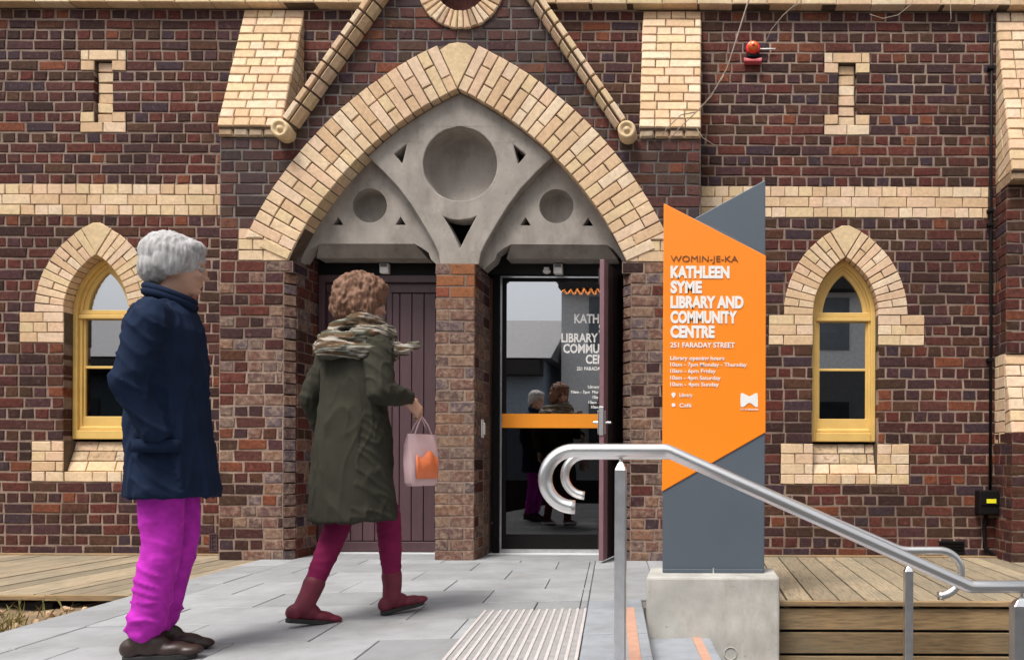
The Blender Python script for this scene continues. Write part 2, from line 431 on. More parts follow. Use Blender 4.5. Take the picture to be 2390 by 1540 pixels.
def back_row(bm, z0, z1, xa, xb, y0, y1, mi=0):
    add_prism(bm, [(xa[0], z0), (xb[0], z0), (xb[1], z1), (xa[1], z1)], y0, y1, mi)

# ------------------------------------------------------------------ the building
lib = empty('library_building', (0, 0, 0))
tag(lib, 'dark brick Victorian building with cream brick gothic arch over its twin doorway', 'building')
# courses of the main wall
def levels(a, b, n): return [a + (b - a) * i / n for i in range(n)]
ZM = levels(-.02, .597, 7) + levels(.597, .936, 4) + levels(.936, 1.755, 9) + levels(1.755, 2.008, 3) + levels(2.008, 2.816, 9) + levels(2.816, 3.077, 3) + levels(3.077, 4.536, 17) + [4.536]
IS0, IB0, IB1, IL0 = 7, 20, 23, 32         # sill, label, arch, band first courses
WIN = [(-5.034, .270), (1.2125, .270)]     # window openings
ZSP, RW, TW = 2.008, .565, .25             # arch spring, arc radius, ring thickness
def arcx(z, hw, rad, zs=ZSP):              # half-width of a two-centred arch at height z
    c = rad - hw
    v = rad * rad - (z - zs) ** 2
    return (math.sqrt(v) - c) if v > 0 else -1
def outline(cx, hw, zb, zs, rad, n=14, z_keep=None):
    """pointed outline from bottom left over the apex to bottom right"""
    c = rad - hw; ap = math.acos(max(-1, min(1, c / rad)))
    P = [(cx - hw, zb)]
    for i in range(n + 1):
        t = ap * i / n; P.append((cx + c - rad * math.cos(t), zs + rad * math.sin(t)))
    Q = [(2 * cx - x, z) for x, z in P[:-1]][::-1]
    return P + Q

bmw_s = bmesh.new()
bmw = bmesh.new()          # mortar backing of the walls
class DM(dict):            # dark mortar behind the cream work, one mesh for each element
    def __missing__(self, k): self[k] = bmesh.new(); return self[k]
DMS = DM()
wall = empty('facade_wall'); wall.parent = lib
# replaced by the mortar mesh further down; bricks are laid against this parent
FM = XF(0.0)
XL, XR = -7.2, 4.2
PL, PR = -3.81, 0.0        # porch sides
def main_spans(zm):
    S = [(XL, XR)]
    cuts = []
    if zm < 3.33: cuts.append((PL, PR))
    else:
        g = (4.536 - zm)
    for cx, hw in WIN:
        if .936 < zm < ZSP: cuts.append((cx - hw, cx + hw))
        elif ZSP <= zm:
            h = arcx(zm, hw + .12, RW + .12)
            if h > 0: cuts.append((cx - h, cx + h))
    return cuts
def cream_blocks(i, z0, z1):
    """cream stretches of course i of the main wall: (x0, x1)"""
    out = []
    for cx, hw in WIN:
        o = cx - 1.2125
        if IS0 <= i < IS0 + 4: out.append((.675 + o, .945 + o, 0)); out.append((1.478 + o, 1.748 + o, 0))
        if IB0 <= i < IB0 + 3: out.append((.572 + o, cx - hw, 0)); out.append((cx + hw, 1.87 + o, 0))
    if IL0 <= i < IL0 + 3: out.append((XL, PL, 0)); out.append((PR, 2.40, 0))
    return out
ICX = (-4.985, 1.218)
IL_BOT = IL0 + 3 + 5       # courses of the I shapes: 8 of them
for i in range(len(ZM) - 1):
    z0, z1 = ZM[i], ZM[i + 1]; zm = (z0 + z1) / 2
    cuts = main_spans(zm); cb = cream_blocks(i, z0, z1)
    if IS0 <= i < IS0 + 4:
        for cx, hw in WIN: cuts.append((cx - .2675, cx + .2655))
    for cx in ICX:
        k = i - IL_BOT
        if 0 <= k < 8:
            if k == 0: cb.append((cx - .19, cx + .19, 1))
            elif k == 7: cb.append((cx - .19, cx + .19, 1))
            else:
                cuts.append((cx - .072, cx + .072))
                if k in (1, 6): cb.append((cx - .19, cx - .072, 1)); cb.append((cx + .072, cx + .19, 1))
    allc = sorted(cuts + [(a, b) for a, b, _ in cb])
    x = XL
    for a, b in allc:
        if a - x > .03:
            lay_row('brick', z0, z1, (x, x), (a, a), SL, FM, 'brick', wall, i, closer=(x != XL), joint=.0138)
            back_row(bmw, z0, z1, (x + .007, x + .007), (a - .007, a - .007), .0055, .11)
        x = max(x, b)
    if XR - x > .03:
        lay_row('brick', z0, z1, (x, x), (XR, XR), SL, FM, 'brick', wall, i, joint=.0138); back_row(bmw, z0, z1, (x + .007, x + .007), (XR, XR), .0055, .11)
    for a, b, f in cb:
        if f: # blocks of the I shape: alternating
            L = [(a, b)] if b - a < .2 else ([(a, a + .19), (a + .19, b)] if i - IL_BOT == 0 else [(a, a + .07), (a + .07, b - .07), (b - .07, b)])
            for p, q in L: piece('cream_brick', [(p, z0), (q, z0), (q, z1), (p, z1)], FM, 'cream', wall, joint=.006, proud=.002)
        else: lay_row('cream_brick', z0, z1, (a, a), (b, b), SL, FM, 'cream', wall, i + (1 if i >= IL0 else 0), closer=False, joint=.006, proud=.003)
        back_row(DMS[('row', round(a, 2), i >= IL0, i >= IB0, i > IL0 + 3, i > IL0 + 11)], z0, z1, (a, a), (b, b), .004, .112)
    for cx in ICX:      # recessed stem of the I shape
        k = i - IL_BOT
        if 1 <= k <= 6:
            fr = XF(.035)
            piece('cream_brick', [(cx - .070, z0), (cx + .070, z0), (cx + .070, z1), (cx - .070, z1)], fr, 'cream', wall, joint=.010, proud=random.uniform(-.004, .006), jit=.004)
            back_row(DMS[('stem', cx)], z0, z1, (cx - .08, cx - .08), (cx + .08, cx + .08), .045, .12)
# wall above the cornice
for k in range(5):
    z0 = 4.62 + .086 * k
    if k > 0:
        lay_row('brick', z0, z0 + .086, (XL, XL), (XR, XR), SL, FM, 'brick', wall, k, joint=.0138)
        back_row(bmw, z0, z0 + .086, (XL, XL), (XR, XR), .0055, .11)
# structural core behind the brick skin, with openings
for x0, x1, z0, z1 in ((XL, WIN[0][0] - .30, -.85, 5.06), (WIN[0][0] + .30, -3.30, -.85, 5.06), (-3.30, -.55, 2.75, 5.06), (-.55, WIN[1][0] - .30, -.85, 5.06), (WIN[1][0] + .30, XR, -.85, 5.06),
                       (WIN[0][0] - .30, WIN[0][0] + .30, -.85, .93), (WIN[1][0] - .30, WIN[1][0] + .30, -.85, .93), (WIN[0][0] - .30, WIN[0][0] + .30, 2.56, 5.06), (WIN[1][0] - .30, WIN[1][0] + .30, 2.56, 5.06)):
    y0 = .1125 if not (x0 == -3.30) else .26
    add_box(bmw, x0, x1, y0, .42, z0, z1)
add_box(bmw, XL, PL, .012, .1125, -.85, -.022); add_box(bmw, PR, XR, .012, .1125, -.85, -.022)

# window arches
def arch_ring(cx, hw, rad, t, zs, ncourse, fr, kind, parent, m, depth, a0=0.0, split=.66, proud=.004, joint=.006, dark=None, key=True, thick=.11, nring=2):
    c = rad - hw; ap = math.acos(c / rad)
    for s in (-1, 1):
        def pt(r, th):
            # cut at the centre line so the two sides butt
            x = c - r * math.cos(th); z = zs + r * math.sin(th)
            return (cx + (x if s < 0 else -x), z)
        for k in range(ncourse):
            t0 = a0 + (ap - a0) * k / ncourse; t1 = a0 + (ap - a0) * (k + 1) / ncourse
            cuts_ = [0, 1] if nring == 0 else ([0, split, 1] if k % 2 else [0, 1 - split, 1])
            if nring == 3: cuts_ = [0, 1] if k % 2 == 0 else [0, .5, 1]
            for u0, u1 in zip(cuts_, cuts_[1:]):
                r0, r1 = rad + t * u0, rad + t * u1
                poly = [pt(r0, t0), pt(r1, t0), pt(r1, t1), pt(r0, t1)]
                if s > 0: poly = poly[::-1]
                if area(poly) < 0: poly = poly[::-1]
                piece(kind, poly, fr, m, parent, joint=joint, depth=depth, proud=proud)
    # keystone between the last bed joints
    x0, z0 = c - (rad) * math.cos(ap), zs + rad * math.sin(ap)
    x1, z1 = c - (rad + t) * math.cos(ap), zs + (rad + t) * math.sin(ap)
    zt = zs + math.sqrt((rad + t) ** 2 - c * c)
    poly = [(cx, z0), (cx - x1, z1), (cx + .25 * (-x1) , zt - .012), (cx - .25 * (-x1), zt - .012), (cx + x1, z1)]
    piece('keystone', poly, fr, 'cream', parent, joint=joint, depth=depth, proud=proud + .002, rnd=.02)
    # mortar behind
    n = 30
    if dark is not None:
        ino, outo = [], []
        for i in range(n + 1):
            th = a0 + (ap - a0) * i / n
            ino.append((cx + c - (rad + .006) * math.cos(th), zs + (rad + .006) * math.sin(th))); outo.append((cx + c - (rad + t - .004) * math.cos(th), zs + (rad + t - .004) * math.sin(th)))
        y = fr[0].y
        A = [(p[0], p[1]) for p in ino]; B = [(p[0], p[1]) for p in outo]
        mir = lambda P: [(2 * cx - x, z) for x, z in P][::-1]
        ring_solid(dark, B + [(cx, zt - .03)] + mir(B), A + [(cx, z0 + .006)] + mir(A), y + .004, y + depth + .003)
for (cx, hw) in WIN:
    arch_ring(cx, hw, RW, TW, ZSP, 11, FM, 'voussoir', wall, 'cream', .125, nring=3, dark=DMS[('ring', cx)], joint=.0065)

# ---- porch: plane y = -.30
YP = -.30
FP = XF(YP)
CXA, ZA = -1.925, 2.361                    # centre line and springing of the great arch
RA, TA = 2.751, .385; CA = (1.17, -1.13)
def gx(z, rad=RA):                         # half width of the great arch opening at z
    v = rad * rad - (z - ZA - CA[1]) ** 2
    return math.sqrt(v) - CA[0] if v > 0 else -1
ZPR = levels(-.02, 2.361, 27) + levels(2.361, 2.615, 3) + levels(2.615, 3.33, 8) + levels(3.33, 4.63, 15) + levels(4.63, 5.06, 5) + [5.06]
RK = 1.4526; RX, RZ = 1.345, 3.36          # rake: half width at the foot and foot height
def rakex(z): return RX - (z - RZ) / RK
OPL, OPR, P0, P1 = -3.23, -.62, -2.10, -1.783
def worn(side):
    def f(x, z):
        d = min(abs(x - (OPL - .1)), abs(x - (OPR + .08)))
        if z > 2.6: return 'brick_sooty' if random.random() < .8 else 'brick'
        if z < 2.3 and d < .33 and random.random() < .85 - d * 1.2: return 'brick_worn'
        if z > 2.3: return 'brick_sooty' if random.random() < .6 else 'brick'
        return 'brick' if random.random() < .75 else 'brick_worn'
    return f
for i in range(len(ZPR) - 1):
    z0, z1 = ZPR[i], ZPR[i + 1]; zm = (z0 + z1) / 2
    if z0 < 2.36:
        ch = .07 if z0 < 2.2 else 0
        spans = [((PL, PL), (OPL - ch, OPL - ch)), ((OPR + ch, OPR + ch), (PR, PR))]
    elif z0 < 2.614:
        spans = [((PL, PL), (-3.66, -3.66)), ((-.19, -.19), (PR, PR))]
    else:
        def inner(z):
            v = gx(z, RA + TA * .55); return v
        a0, a1 = inner(z0), inner(z1)
        if z1 <= 3.331: l0 = l1 = PL; r0 = r1 = PR
        else:
            l0, l1 = CXA - rakex(z0) - .0, CXA - rakex(z1); r0, r1 = CXA + rakex(z0), CXA + rakex(z1)
        if a1 > 0: spans = [((l0, l1), (CXA - a0, CXA - a1)), ((CXA + a0, CXA + a1), (r0, r1))]
        elif a0 > 0: spans = [((l0, l1), (CXA - a0, CXA)), ((CXA + a0, CXA), (r0, r1))]
        else: spans = [((l0, l1), (r0, r1))]
        if z1 > 4.24:      # the round window
            new = []
            def ox(z): v = .30 ** 2 - (z - 4.536) ** 2; return math.sqrt(v) if v > 0 else 0
            o0, o1 = ox(z0), ox(z1)
            if o0 + o1 > 0:
                s = spans[0] if len(spans) == 1 else (spans[0][0], spans[-1][1])
                spans = [(s[0], (-1.902 - o0, -1.902 - o1)), ((-1.902 + o0, -1.902 + o1), s[1])]
    for xa, xb in spans:
        if max(xb) - min(xa) < .02: continue
        lay_row('brick', z0, z1, xa, xb, SL, FP, worn(0), wall, i, closer=False, joint=.0115, proud=.0)
        add_prism(bmw_s if zm > 2.6 else bmw, [(xa[0], z0), (xb[0], z0), (xb[1], z1), (xa[1], z1)], YP + .0050, YP + .24)
# label courses either side of the springing
for i in range(27, 30):
    z0, z1 = ZPR[i], ZPR[i + 1]
    for s in (-1, 1):
        a = (CXA + s * 1.735,) * 2; b = (CXA + s * max(gx(z0), 0), CXA + s * max(gx(z1), 0))
        if s > 0: a, b = b, a
        lay_row('cream_brick', z0, z1, a, b, SL, FP, 'cream', wall, i + 1, closer=False, joint=.006, proud=.001, depth=.20)
        add_prism(DMS[('label', s)], [(a[0], z0), (b[0], z0), (b[1], z1), (a[1], z1)] , YP + .004, YP + .235)
# great arch ring
ap = math.atan2(RA and (RA ** 2 - CA[0] ** 2) ** .5, CA[0])
def great_ring():
    NC = 24
    a_end = math.acos(CA[0] / RA)                     # angle of the apex on the intrados
    a_sp = math.asin(-CA[1] / RA)
    for s in (-1, 1):
        def pt(r, th):
            x = CA[0] - r * math.cos(th); z = ZA + CA[1] + r * math.sin(th)
            return (CXA + (x if s < 0 else -x), z)
        for k in range(NC):
            t0 = a_sp + (a_end - a_sp) * k / NC; t1 = a_sp + (a_end - a_sp) * (k + 1) / NC
            c = (0, .33, 1) if k % 2 else (0, .655, 1)
            if k % 7 == 3: c = (0, .31, .66, 1)
            for u0, u1 in zip(c, c[1:]):
                r0, r1 = RA + TA * u0, RA + TA * u1
                poly = [pt(r0, t0), pt(r1, t0), pt(r1, t1), pt(r0, t1)]
                if area(poly) < 0: poly = poly[::-1]
                poly = clip(poly, (-9, ZA + .004 + (.085 if u0 > .3 else 0) + (.085 if u0 > .6 else 0)), (9, ZA + .004 + (.085 if u0 > .3 else 0) + (.085 if u0 > .6 else 0)))
                if len(poly) > 2: piece('voussoir', poly, FP, 'cream', wall, joint=.0085, depth=.215, proud=.009, bev=.005)
    ax, az_ = pt_ = (CA[0] - (RA + TA) * math.cos(a_end), ZA + CA[1] + (RA + TA) * math.sin(a_end))
    zi = ZA + CA[1] + RA * math.sin(a_end); zt = ZA + 1.765
    piece('keystone', [(CXA, zi), (CXA - ax, az_), (CXA - ax * .42, zt - .045), (CXA, zt), (CXA + ax * .42, zt - .045), (CXA + ax, az_)], FP, 'cream', wall, joint=.007, depth=.215, proud=.012, rnd=.02)
    A, B = [], []
    n = 40
    for i in range(n + 1):
        th = a_sp + (a_end - a_sp) * i / n
        A.append((CXA + CA[0] - (RA + .008) * math.cos(th), ZA + CA[1] + (RA + .008) * math.sin(th)))
        B.append((CXA + CA[0] - (RA + TA - .01) * math.cos(th), max(ZA + .26, ZA + CA[1] + (RA + TA - .01) * math.sin(th))))
    mir = lambda P: [(2 * CXA - x, z) for x, z in P][::-1]
    ring_solid(DMS['great'], B + [(CXA, zt - .04)] + mir(B), A + [(CXA, zi + .008)] + mir(A), YP + .0005, YP + .22)
great_ring()
# mortar backing inside the porch mass: sides and top of the projecting part
add_box(bmw, PL + .003, OPL - .08, YP + .20, .0125, -.85, 2.37); add_box(bmw, OPR + .08, PR - .003, YP + .20, .0125, -.85, 2.37)
add_box(bmw, PL + .003, -3.40, YP + .20, .0125, 2.37, 3.33); add_box(bmw, -.45, PR - .003, YP + .20, .0125, 2.37, 3.33)
add_box(bmw, PL, OPL, YP + .01, .1, -.85, -.021); add_box(bmw, OPR, PR, YP + .01, .1, -.85, -.021)

# jamb faces inside the doorway (facing right), chamfer and pier
def side_frame(x, y0, n):                  # u runs away from the street, normal +x
    return (Vector((x, y0, 0)), Vector((0, 1, 0)), Vector((0, 0, 1)), Vector((n, 0, 0)))
for i in range(0, 30):
    z0, z1 = ZPR[i], ZPR[i + 1]
    if z1 > 2.62: break
    mm = 'brick_worn' if random.random() < .5 else 'brick'
    if z0 < 2.2:
        c, s_ = math.cos(R(45)), math.sin(R(45))
        fr = (Vector((OPL - .07, YP, 0)), Vector((c, s_, 0)), Vector((0, 0, 1)), Vector((s_, -c, 0)))
        piece('brick', [(0, z0), (.099, z0), (.099, z1), (0, z1)], fr, 'brick_worn', wall, joint=.008, depth=.04)
        fr2 = (Vector((OPR + .07, YP, 0)), Vector((-c, s_, 0)), Vector((0, 0, 1)), Vector((-s_, -c, 0)))
        piece('brick', [(0, z0), (.099, z0), (.099, z1), (0, z1)], fr2, 'brick_worn', wall, joint=.008, depth=.04)
        y0 = YP + .07
    else: y0 = YP + (.012 if z0 < 2.36 else .2)
    lay_row('brick', z0, z1, (0, 0), (.10 - y0, .10 - y0), SL, side_frame(OPL, y0, 1), lambda x, z: 'brick_worn' if random.random() < .35 else 'brick', wall, i, closer=False, joint=.011, depth=.06)
    lay_row('brick', z0, z1, (0, 0), (.10 - y0, .10 - y0), SL, side_frame(OPR, y0, -1), 'brick', wall, i, closer=False, joint=.011, depth=.06)
add_box(bmw, OPL - .08, OPL - .006, YP + .085, .26, -.85, 2.75); add_box(bmw, OPR + .006, OPR + .08, YP + .085, .26, -.85, 2.75)
# pier between the doorways
npr = 26; PT = 2.345
for k in range(npr):
    z0, z1 = -.02 + (PT + .02) * k / npr, -.02 + (PT + .02) * (k + 1) / npr
    red = k >= npr - 3
    mm = (lambda x, z: 'red_brick' if red and random.random() < .8 else 'brick_worn')
    for q, (a, b) in enumerate(((P0, P0 + .115), (P0 + .115, P1)) if k % 2 else ((P0, P0 + .235), (P0 + .235, P1))):
        piece('brick', [(a, z0), (b, z0), (b, z1), (a, z1)], FP, mm(0, 0), wall, joint=.009, depth=.09, jit=.004, bev=.006)
    fs = side_frame(P1, YP, 1)
    for a, b in (((.0, .115), (.115, .235), (.235, .40)) if k % 2 else ((.0, .235), (.235, .40))):
        piece('brick', [(a + .006, z0), (b, z0), (b, z1), (a + .006, z1)], fs, 'brick_worn' if random.random() < .8 else 'brick', wall, joint=.011, depth=.08, jit=.003)
add_box(bmw, P0 + .01, P1 - .006, YP + .0035, .2, -.85, PT)

# cornice of moulded cream brick
def cornice(x0, x1, kind='cornice_brick'):
    x = x0; fr = XF(-.075)
    while x < x1 - .02:
        x2 = min(x + .285 * random.uniform(.97, 1.03), x1)
        if x1 - x2 < .08: x2 = x1
        piece(kind, [(x, 4.545), (x2, 4.545), (x2, 4.62), (x, 4.62)], fr, 'cream', wall, joint=.005, depth=.09, bev=.006)
        x = x2
    x = x0 - .11
    while x < x1 - .02:
        x2 = min(x + .285, x1); xs = max(x, x0)
        piece(kind, [(xs, 4.622), (x2, 4.622), (x2, 4.70), (xs, 4.70)], XF(-.085), 'cream', wall, joint=.005, depth=.09, bev=.006)
        x = x2
    add_box(DMS[('cornice', x0)], x0, x1, -.068, .012, 4.549, 4.697)
cornice(XL, CXA - rakex(4.62) + .03); cornice(CXA + rakex(4.62) - .03, XR)

# buttresses with sloping cream weatherings
def slope_frame(x, ytop, ztop, ybot, zbot):
    V = Vector((0, ytop - ybot, ztop - zbot)); L = V.length; V.normalize()
    U = Vector((1, 0, 0)); return (Vector((x, ybot, zbot)), U, V, Vector((0, -V.z, V.y))), L
def buttress(x0, x1, ztop, ybot, zbot, ncourse, ytop=0.0, under=.075, sideL=True, sideR=True, m='cream'):
    fr, L = slope_frame(0, ytop, ztop, ybot, zbot)
    fr[0].x = 0
    for k in range(ncourse):
        a, b = L * k / ncourse, L * (k + 1) / ncourse
        if k == 0:
            n = 4
            for q in range(n):
                p, r_ = x0 + (x1 - x0) * q / n, x0 + (x1 - x0) * (q + 1) / n
                piece('cream_brick', [(p, a), (r_, a), (r_, b), (p, b)], fr, m, wall, joint=.007, depth=.06, bev=.006)
        else: lay_row('cream_brick', a, b, (x0, x0), (x1, x1), SL, fr, m, wall, k, closer=False, joint=.007, depth=.06, bev=.006)
    bm = DMS[('buttress', x0, ztop)]
    # core wedge
    e = .012
    for s0, s1 in ((x0 + .004, x1 - .004),):
        P = [(ytop, ztop - e * 3), (ytop + .01, zbot - .02), (ybot + e * 1.5, zbot - .02), (ybot + e * 1.5, zbot - .002)]
        a = [bm.verts.new((s0, y, z)) for y, z in P]; b_ = [bm.verts.new((s1, y, z)) for y, z in P]
        bm.faces.new(a); bm.faces.new(b_[::-1])
        for i in range(4): bm.faces.new((a[i], a[(i + 1) % 4], b_[(i + 1) % 4], b_[i]))
    # side bricks laid square to the slope
    for s, on in ((-1, sideL), (1, sideR)):
        if not on: continue
        X = x0 if s < 0 else x1
        V = fr[2]; Nn = fr[3]
        f2 = (Vector((X, ybot, zbot)), V, -Nn, Vector((s, 0, 0)))     # u along the slope, v into the wall
        H = abs(ybot - ytop)
        for k in range(ncourse):
            a, b = L * k / ncourse, L * (k + 1) / ncourse
            for d0, d1 in ((0.006, .115), (.115, .235), (.235, .36)):
                poly = [(a, d0), (b, d0), (b, d1), (a, d1)]
                # keep what is in front of the wall plane
                def yz(u, v): p = V * u + (-Nn) * v; return p.y, p.z
                # wall plane line y = ytop: points u,v with ybot + V.y*u - Nn.y*v = ytop
                u1 = ((ytop - ybot) + Nn.y * 0) / V.y if abs(V.y) > 1e-6 else L
                pA = (u1, 0); pB = ((ytop - ybot + Nn.y * .5) / V.y, .5)
                # bottom plane z = zbot
                poly = clip(poly, pB, pA)if area([pA, pB, (0, 0)]) < 0 else clip(poly, pA, pB)
                q0 = (0, 0); q1 = ((Nn.z * .5) / V.z, .5)
                if len(poly) > 2: poly = clip(poly, q0, q1) if area([q0, q1, (L, 0)]) > 0 else clip(poly, q1, q0)
                if len(poly) > 2:
                    piece('cream_brick', poly, f2, 'cream_dirty_shade' if s > 0 else 'cream', wall, joint=.007, depth=.03, bev=.004)  # right sides get darker brick: their shade is put into the colour
    if under:
        x = x0
        while x < x1 - .01:
            x2 = min(x1, x + .118); 
            if x1 - x2 < .05: x2 = x1
            piece('cream_brick', [(x, zbot - under), (x2, zbot - under), (x2, zbot - .004), (x, zbot - .004)], XF(ybot + .02), 'cream_dirty_shade', wall, joint=.006, depth=.3, bev=.012)  # underside shade painted in with the darker brick
            x = x2
        
BY = -.34
buttress(-3.81, -3.305, 4.536, BY, 3.41, 14)
buttress(-.485, 0.0, 4.536, BY, 3.41, 14)
# right hand buttress, two weatherings
BX = 2.455
buttress(BX, 3.10, 4.536, -.33, 3.09, 16, sideR=False)
ZB2 = ZM[:38]
for i in range(0, 36):
    z0, z1 = ZM[i], ZM[i + 1]
    if z0 > 3.01: break
    yb = -.22 if z0 > 1.60 else -.34
    if .936 < z0 < 1.60: continue
    z1 = min(z1, 3.015)
    lay_row('brick', z0, z1, (BX, BX), (3.1, 3.1), SL, XF(yb), 'brick', wall, i, closer=False, joint=.0115)
    lay_row('brick', z0, z1, (0, 0), (-yb, -yb), SL, side_frame(BX, yb, -1), 'brick', wall, i, closer=False, joint=.0115, depth=.05)
    add_box(bmw, BX + .006, 3.1, yb + .005, .012, z0, z1)
buttress(BX, 3.10, 1.66, -.345, 1.02, 7, ytop=-.20, under=.08, sideR=False)
add_box(DMS['bx'], BX + .004, 3.1, -.19, .012, .936, 1.66)
for i in range(11, 19):
    z0, z1 = ZM[i], ZM[i + 1]
    lay_row('cream_brick', z0, z1, (0, 0), (.20, .20), SL, side_frame(BX, -.2, -1), 'cream', wall, i, closer=False, joint=.007, depth=.04)

# rakes of the gable: two bands of cream brick and a scroll at the foot
def rake(s):
    foot = Vector((CXA + s * (RX - .02), YP, RZ + .02)); d = Vector((-s, 0, RK)).normalized(); nrm = Vector((s * RK, 0, 1)).normalized()  # outward
    k = 0; pos_ = .05; L = 2.45
    while pos_ < L:
        l = random.uniform(.118, .130) if k else .17
        for band in (0, 1):
            bm = bmesh.new()
            j = .0085
            a0, a1 = pos_ + j, pos_ + l - j
            if band == 0: prof = [(.056, -.0), (.056, -.085), (.052, -.093), (.016, -.093), (.011, -.086), (.011, -.0)]
            else: prof = [(-.006, -.0), (-.008, -.080), (-.014, -.084), (-.046, -.045), (-.050, -.0)]
            ra = [bm.verts.new(foot + d * a0 + nrm * (n_ - .0) + Vector((0, y, 0))) for n_, y in prof]
            rb = [bm.verts.new(foot + d * a1 + nrm * (n_ - .0) + Vector((0, y, 0))) for n_, y in prof]
            n = len(prof)
            bm.faces.new(ra); bm.faces.new(rb[::-1])
            for i in range(n): bm.faces.new((ra[i], rb[i], rb[(i + 1) % n], ra[(i + 1) % n]))
            bmesh.ops.recalc_face_normals(bm, faces=bm.faces)
            me = bpy.data.meshes.new('rake_brick'); bm.to_mesh(me); bm.free(); set_rnd(me, [random.random()] * len(me.polygons))
            bevel(link('rake_brick', me, M['cream'], wall), .006, 2, 30)
        pos_ += l; k += 1
    bm = DMS[('rake', s)]
    prof = [(-.044, .02), (-.044, -.032), (-.008, -.062), (.046, -.078), (.050, .02)]
    ra = [bm.verts.new(foot + d * .02 + nrm * n_ + Vector((0, y, 0))) for n_, y in prof]; rb = [bm.verts.new(foot + d * L + nrm * n_ + Vector((0, y, 0))) for n_, y in prof]
    bm.faces.new(ra); bm.faces.new(rb[::-1])
    for i in range(5): bm.faces.new((ra[i], rb[i], rb[(i + 1) % 5], ra[(i + 1) % 5]))
    # scroll
    c = foot + nrm * .008 - d * .03
    bm = bmesh.new(); n = 28
    prof = [(0.0, -.122), (.018, -.119), (.024, -.104), (.038, -.102), (.046, -.114), (.062, -.116), (.070, -.106), (.072, .03)]
    rings = []
    for r_, y in prof:
        rings.append([bm.verts.new(c + Vector((r_ * math.cos(2 * math.pi * q / n), y, r_ * math.sin(2 * math.pi * q / n)))) for q in range(n)] if r_ else [bm.verts.new(c + Vector((0, y, 0)))])
    for q in range(n): bm.faces.new((rings[0][0], rings[1][q], rings[1][(q + 1) % n]))
    for A, B in zip(rings[1:], rings[2:]):
        for q in range(n): bm.faces.new((A[q], B[q], B[(q + 1) % n], A[(q + 1) % n]))
    build('scroll', bm, M['cream'], wall, smooth=True)
rake(-1); rake(1)
# porch roof behind the rakes
bm = bmesh.new()
for s in (-1, 1):
    a = Vector((CXA + s * (RX + .05), 0, RZ)); b = Vector((CXA, 0, RZ + (RX + .05) * RK))
    for p, q in ((a, b),):
        vs = [bm.verts.new((v.x, y, v.z + dz)) for v in (p, q) for y in (YP + .02, -.001) for dz in (0, .03)]
        bmesh.ops.convex_hull(bm, input=vs)
build('porch_roof', bm, M['render_dark'], wall)

# round window in the gable
ocx, ocz = -1.902, 4.536
for k in range(38):
    t0, t1 = 2 * math.pi * k / 38, 2 * math.pi * (k + 1) / 38
    r0, r1 = .197, .345 + .004 * (k % 2)
    poly = [(ocx + r0 * math.cos(t0), ocz + r0 * math.sin(t0)), (ocx + r1 * math.cos(t0), ocz + r1 * math.sin(t0)), (ocx + r1 * math.cos(t1), ocz + r1 * math.sin(t1)), (ocx + r0 * math.cos(t1), ocz + r0 * math.sin(t1))]
    piece('voussoir', poly, FP, 'cream' if k % 5 else 'cream_dirty_shade', wall, joint=.008, depth=.14, proud=.02, bev=.007)
circ = lambda r, n=36, cx=ocx, cz=ocz: [(cx + r * math.cos(2 * math.pi * i / n), cz + r * math.sin(2 * math.pi * i / n)) for i in range(n)]
ring_solid(DMS['round'], circ(.34), circ(.203), YP + .001, YP + .15, closed=True)
plate('round_window_infill', circ(.21), [], YP + .14, YP + .18, M['brick_sooty'], wall)

# ---- cement tracery in the arch
YT, YS = -.245, -.165
def T(px, py, y): p = at(px, py, y); return (p.x, p.z)
def arc_pts(z_from, side, n=14, inset_=0.0):
    """points on the intrados from height z_from to the apex"""
    a_end = math.acos(CA[0] / RA); s = math.asin((z_from - ZA - CA[1]) / RA)
    return [(CXA + side * (CA[0] - (RA) * math.cos(s + (a_end - s) * i / n)) * -1 * 1, ZA + CA[1] + RA * math.sin(s + (a_end - s) * i / n)) for i in range(n + 1)]
zt_l = T(862, 365, YT)[1]
arcL = arc_pts(zt_l, -1); arcL = [(CXA - abs(x - CXA), z) for x, z in arcL]
arcR = [(2 * CXA - x, z) for x, z in arcL][::-1]
half = [(1118, 617), (1122, 592), (1134, 566), (1158, 525), (1186, 480), (1216, 440), (1250, 404)]
rightE = [T(px, py, YT) for px, py in half]
# mirror about the centre line for symmetry
cxt = CXA
leftE = [(2 * cxt - x, z) for x, z in rightE][::-1]
outer = [p for p in arcL] + arcR[1:] + rightE[::-1] + leftE[::-1]
cc = T(1068, 383, YT); cc = (CXA, cc[1])
def tri(pts, y, mirror=False):
    q = [T(a, b, y) for a, b in pts]
    if mirror: q = [(2 * CXA - x, z) for x, z in q]
    return q
triL = [(920, 360), (949, 337), (944, 359), (938, 382)]
triB = [(1030, 506), (1044, 511), (1068, 514), (1092, 511), (1106, 506), (1094, 528), (1083, 549), (1068, 580), (1054, 549), (1042, 526)]
tb = tri(triB, YT); mx = sum(p[0] for p in tb) / len(tb); tb = [(x - mx + CXA, z) for x, z in tb]
tl = tri(triL, YT)
plate('tracery', outer, [circ(.295, 44, cc[0], cc[1]), tl, [(2 * CXA - x, z) for x, z in tl], tb], YT, YT + .14, M['render'], wall, bev=.008)
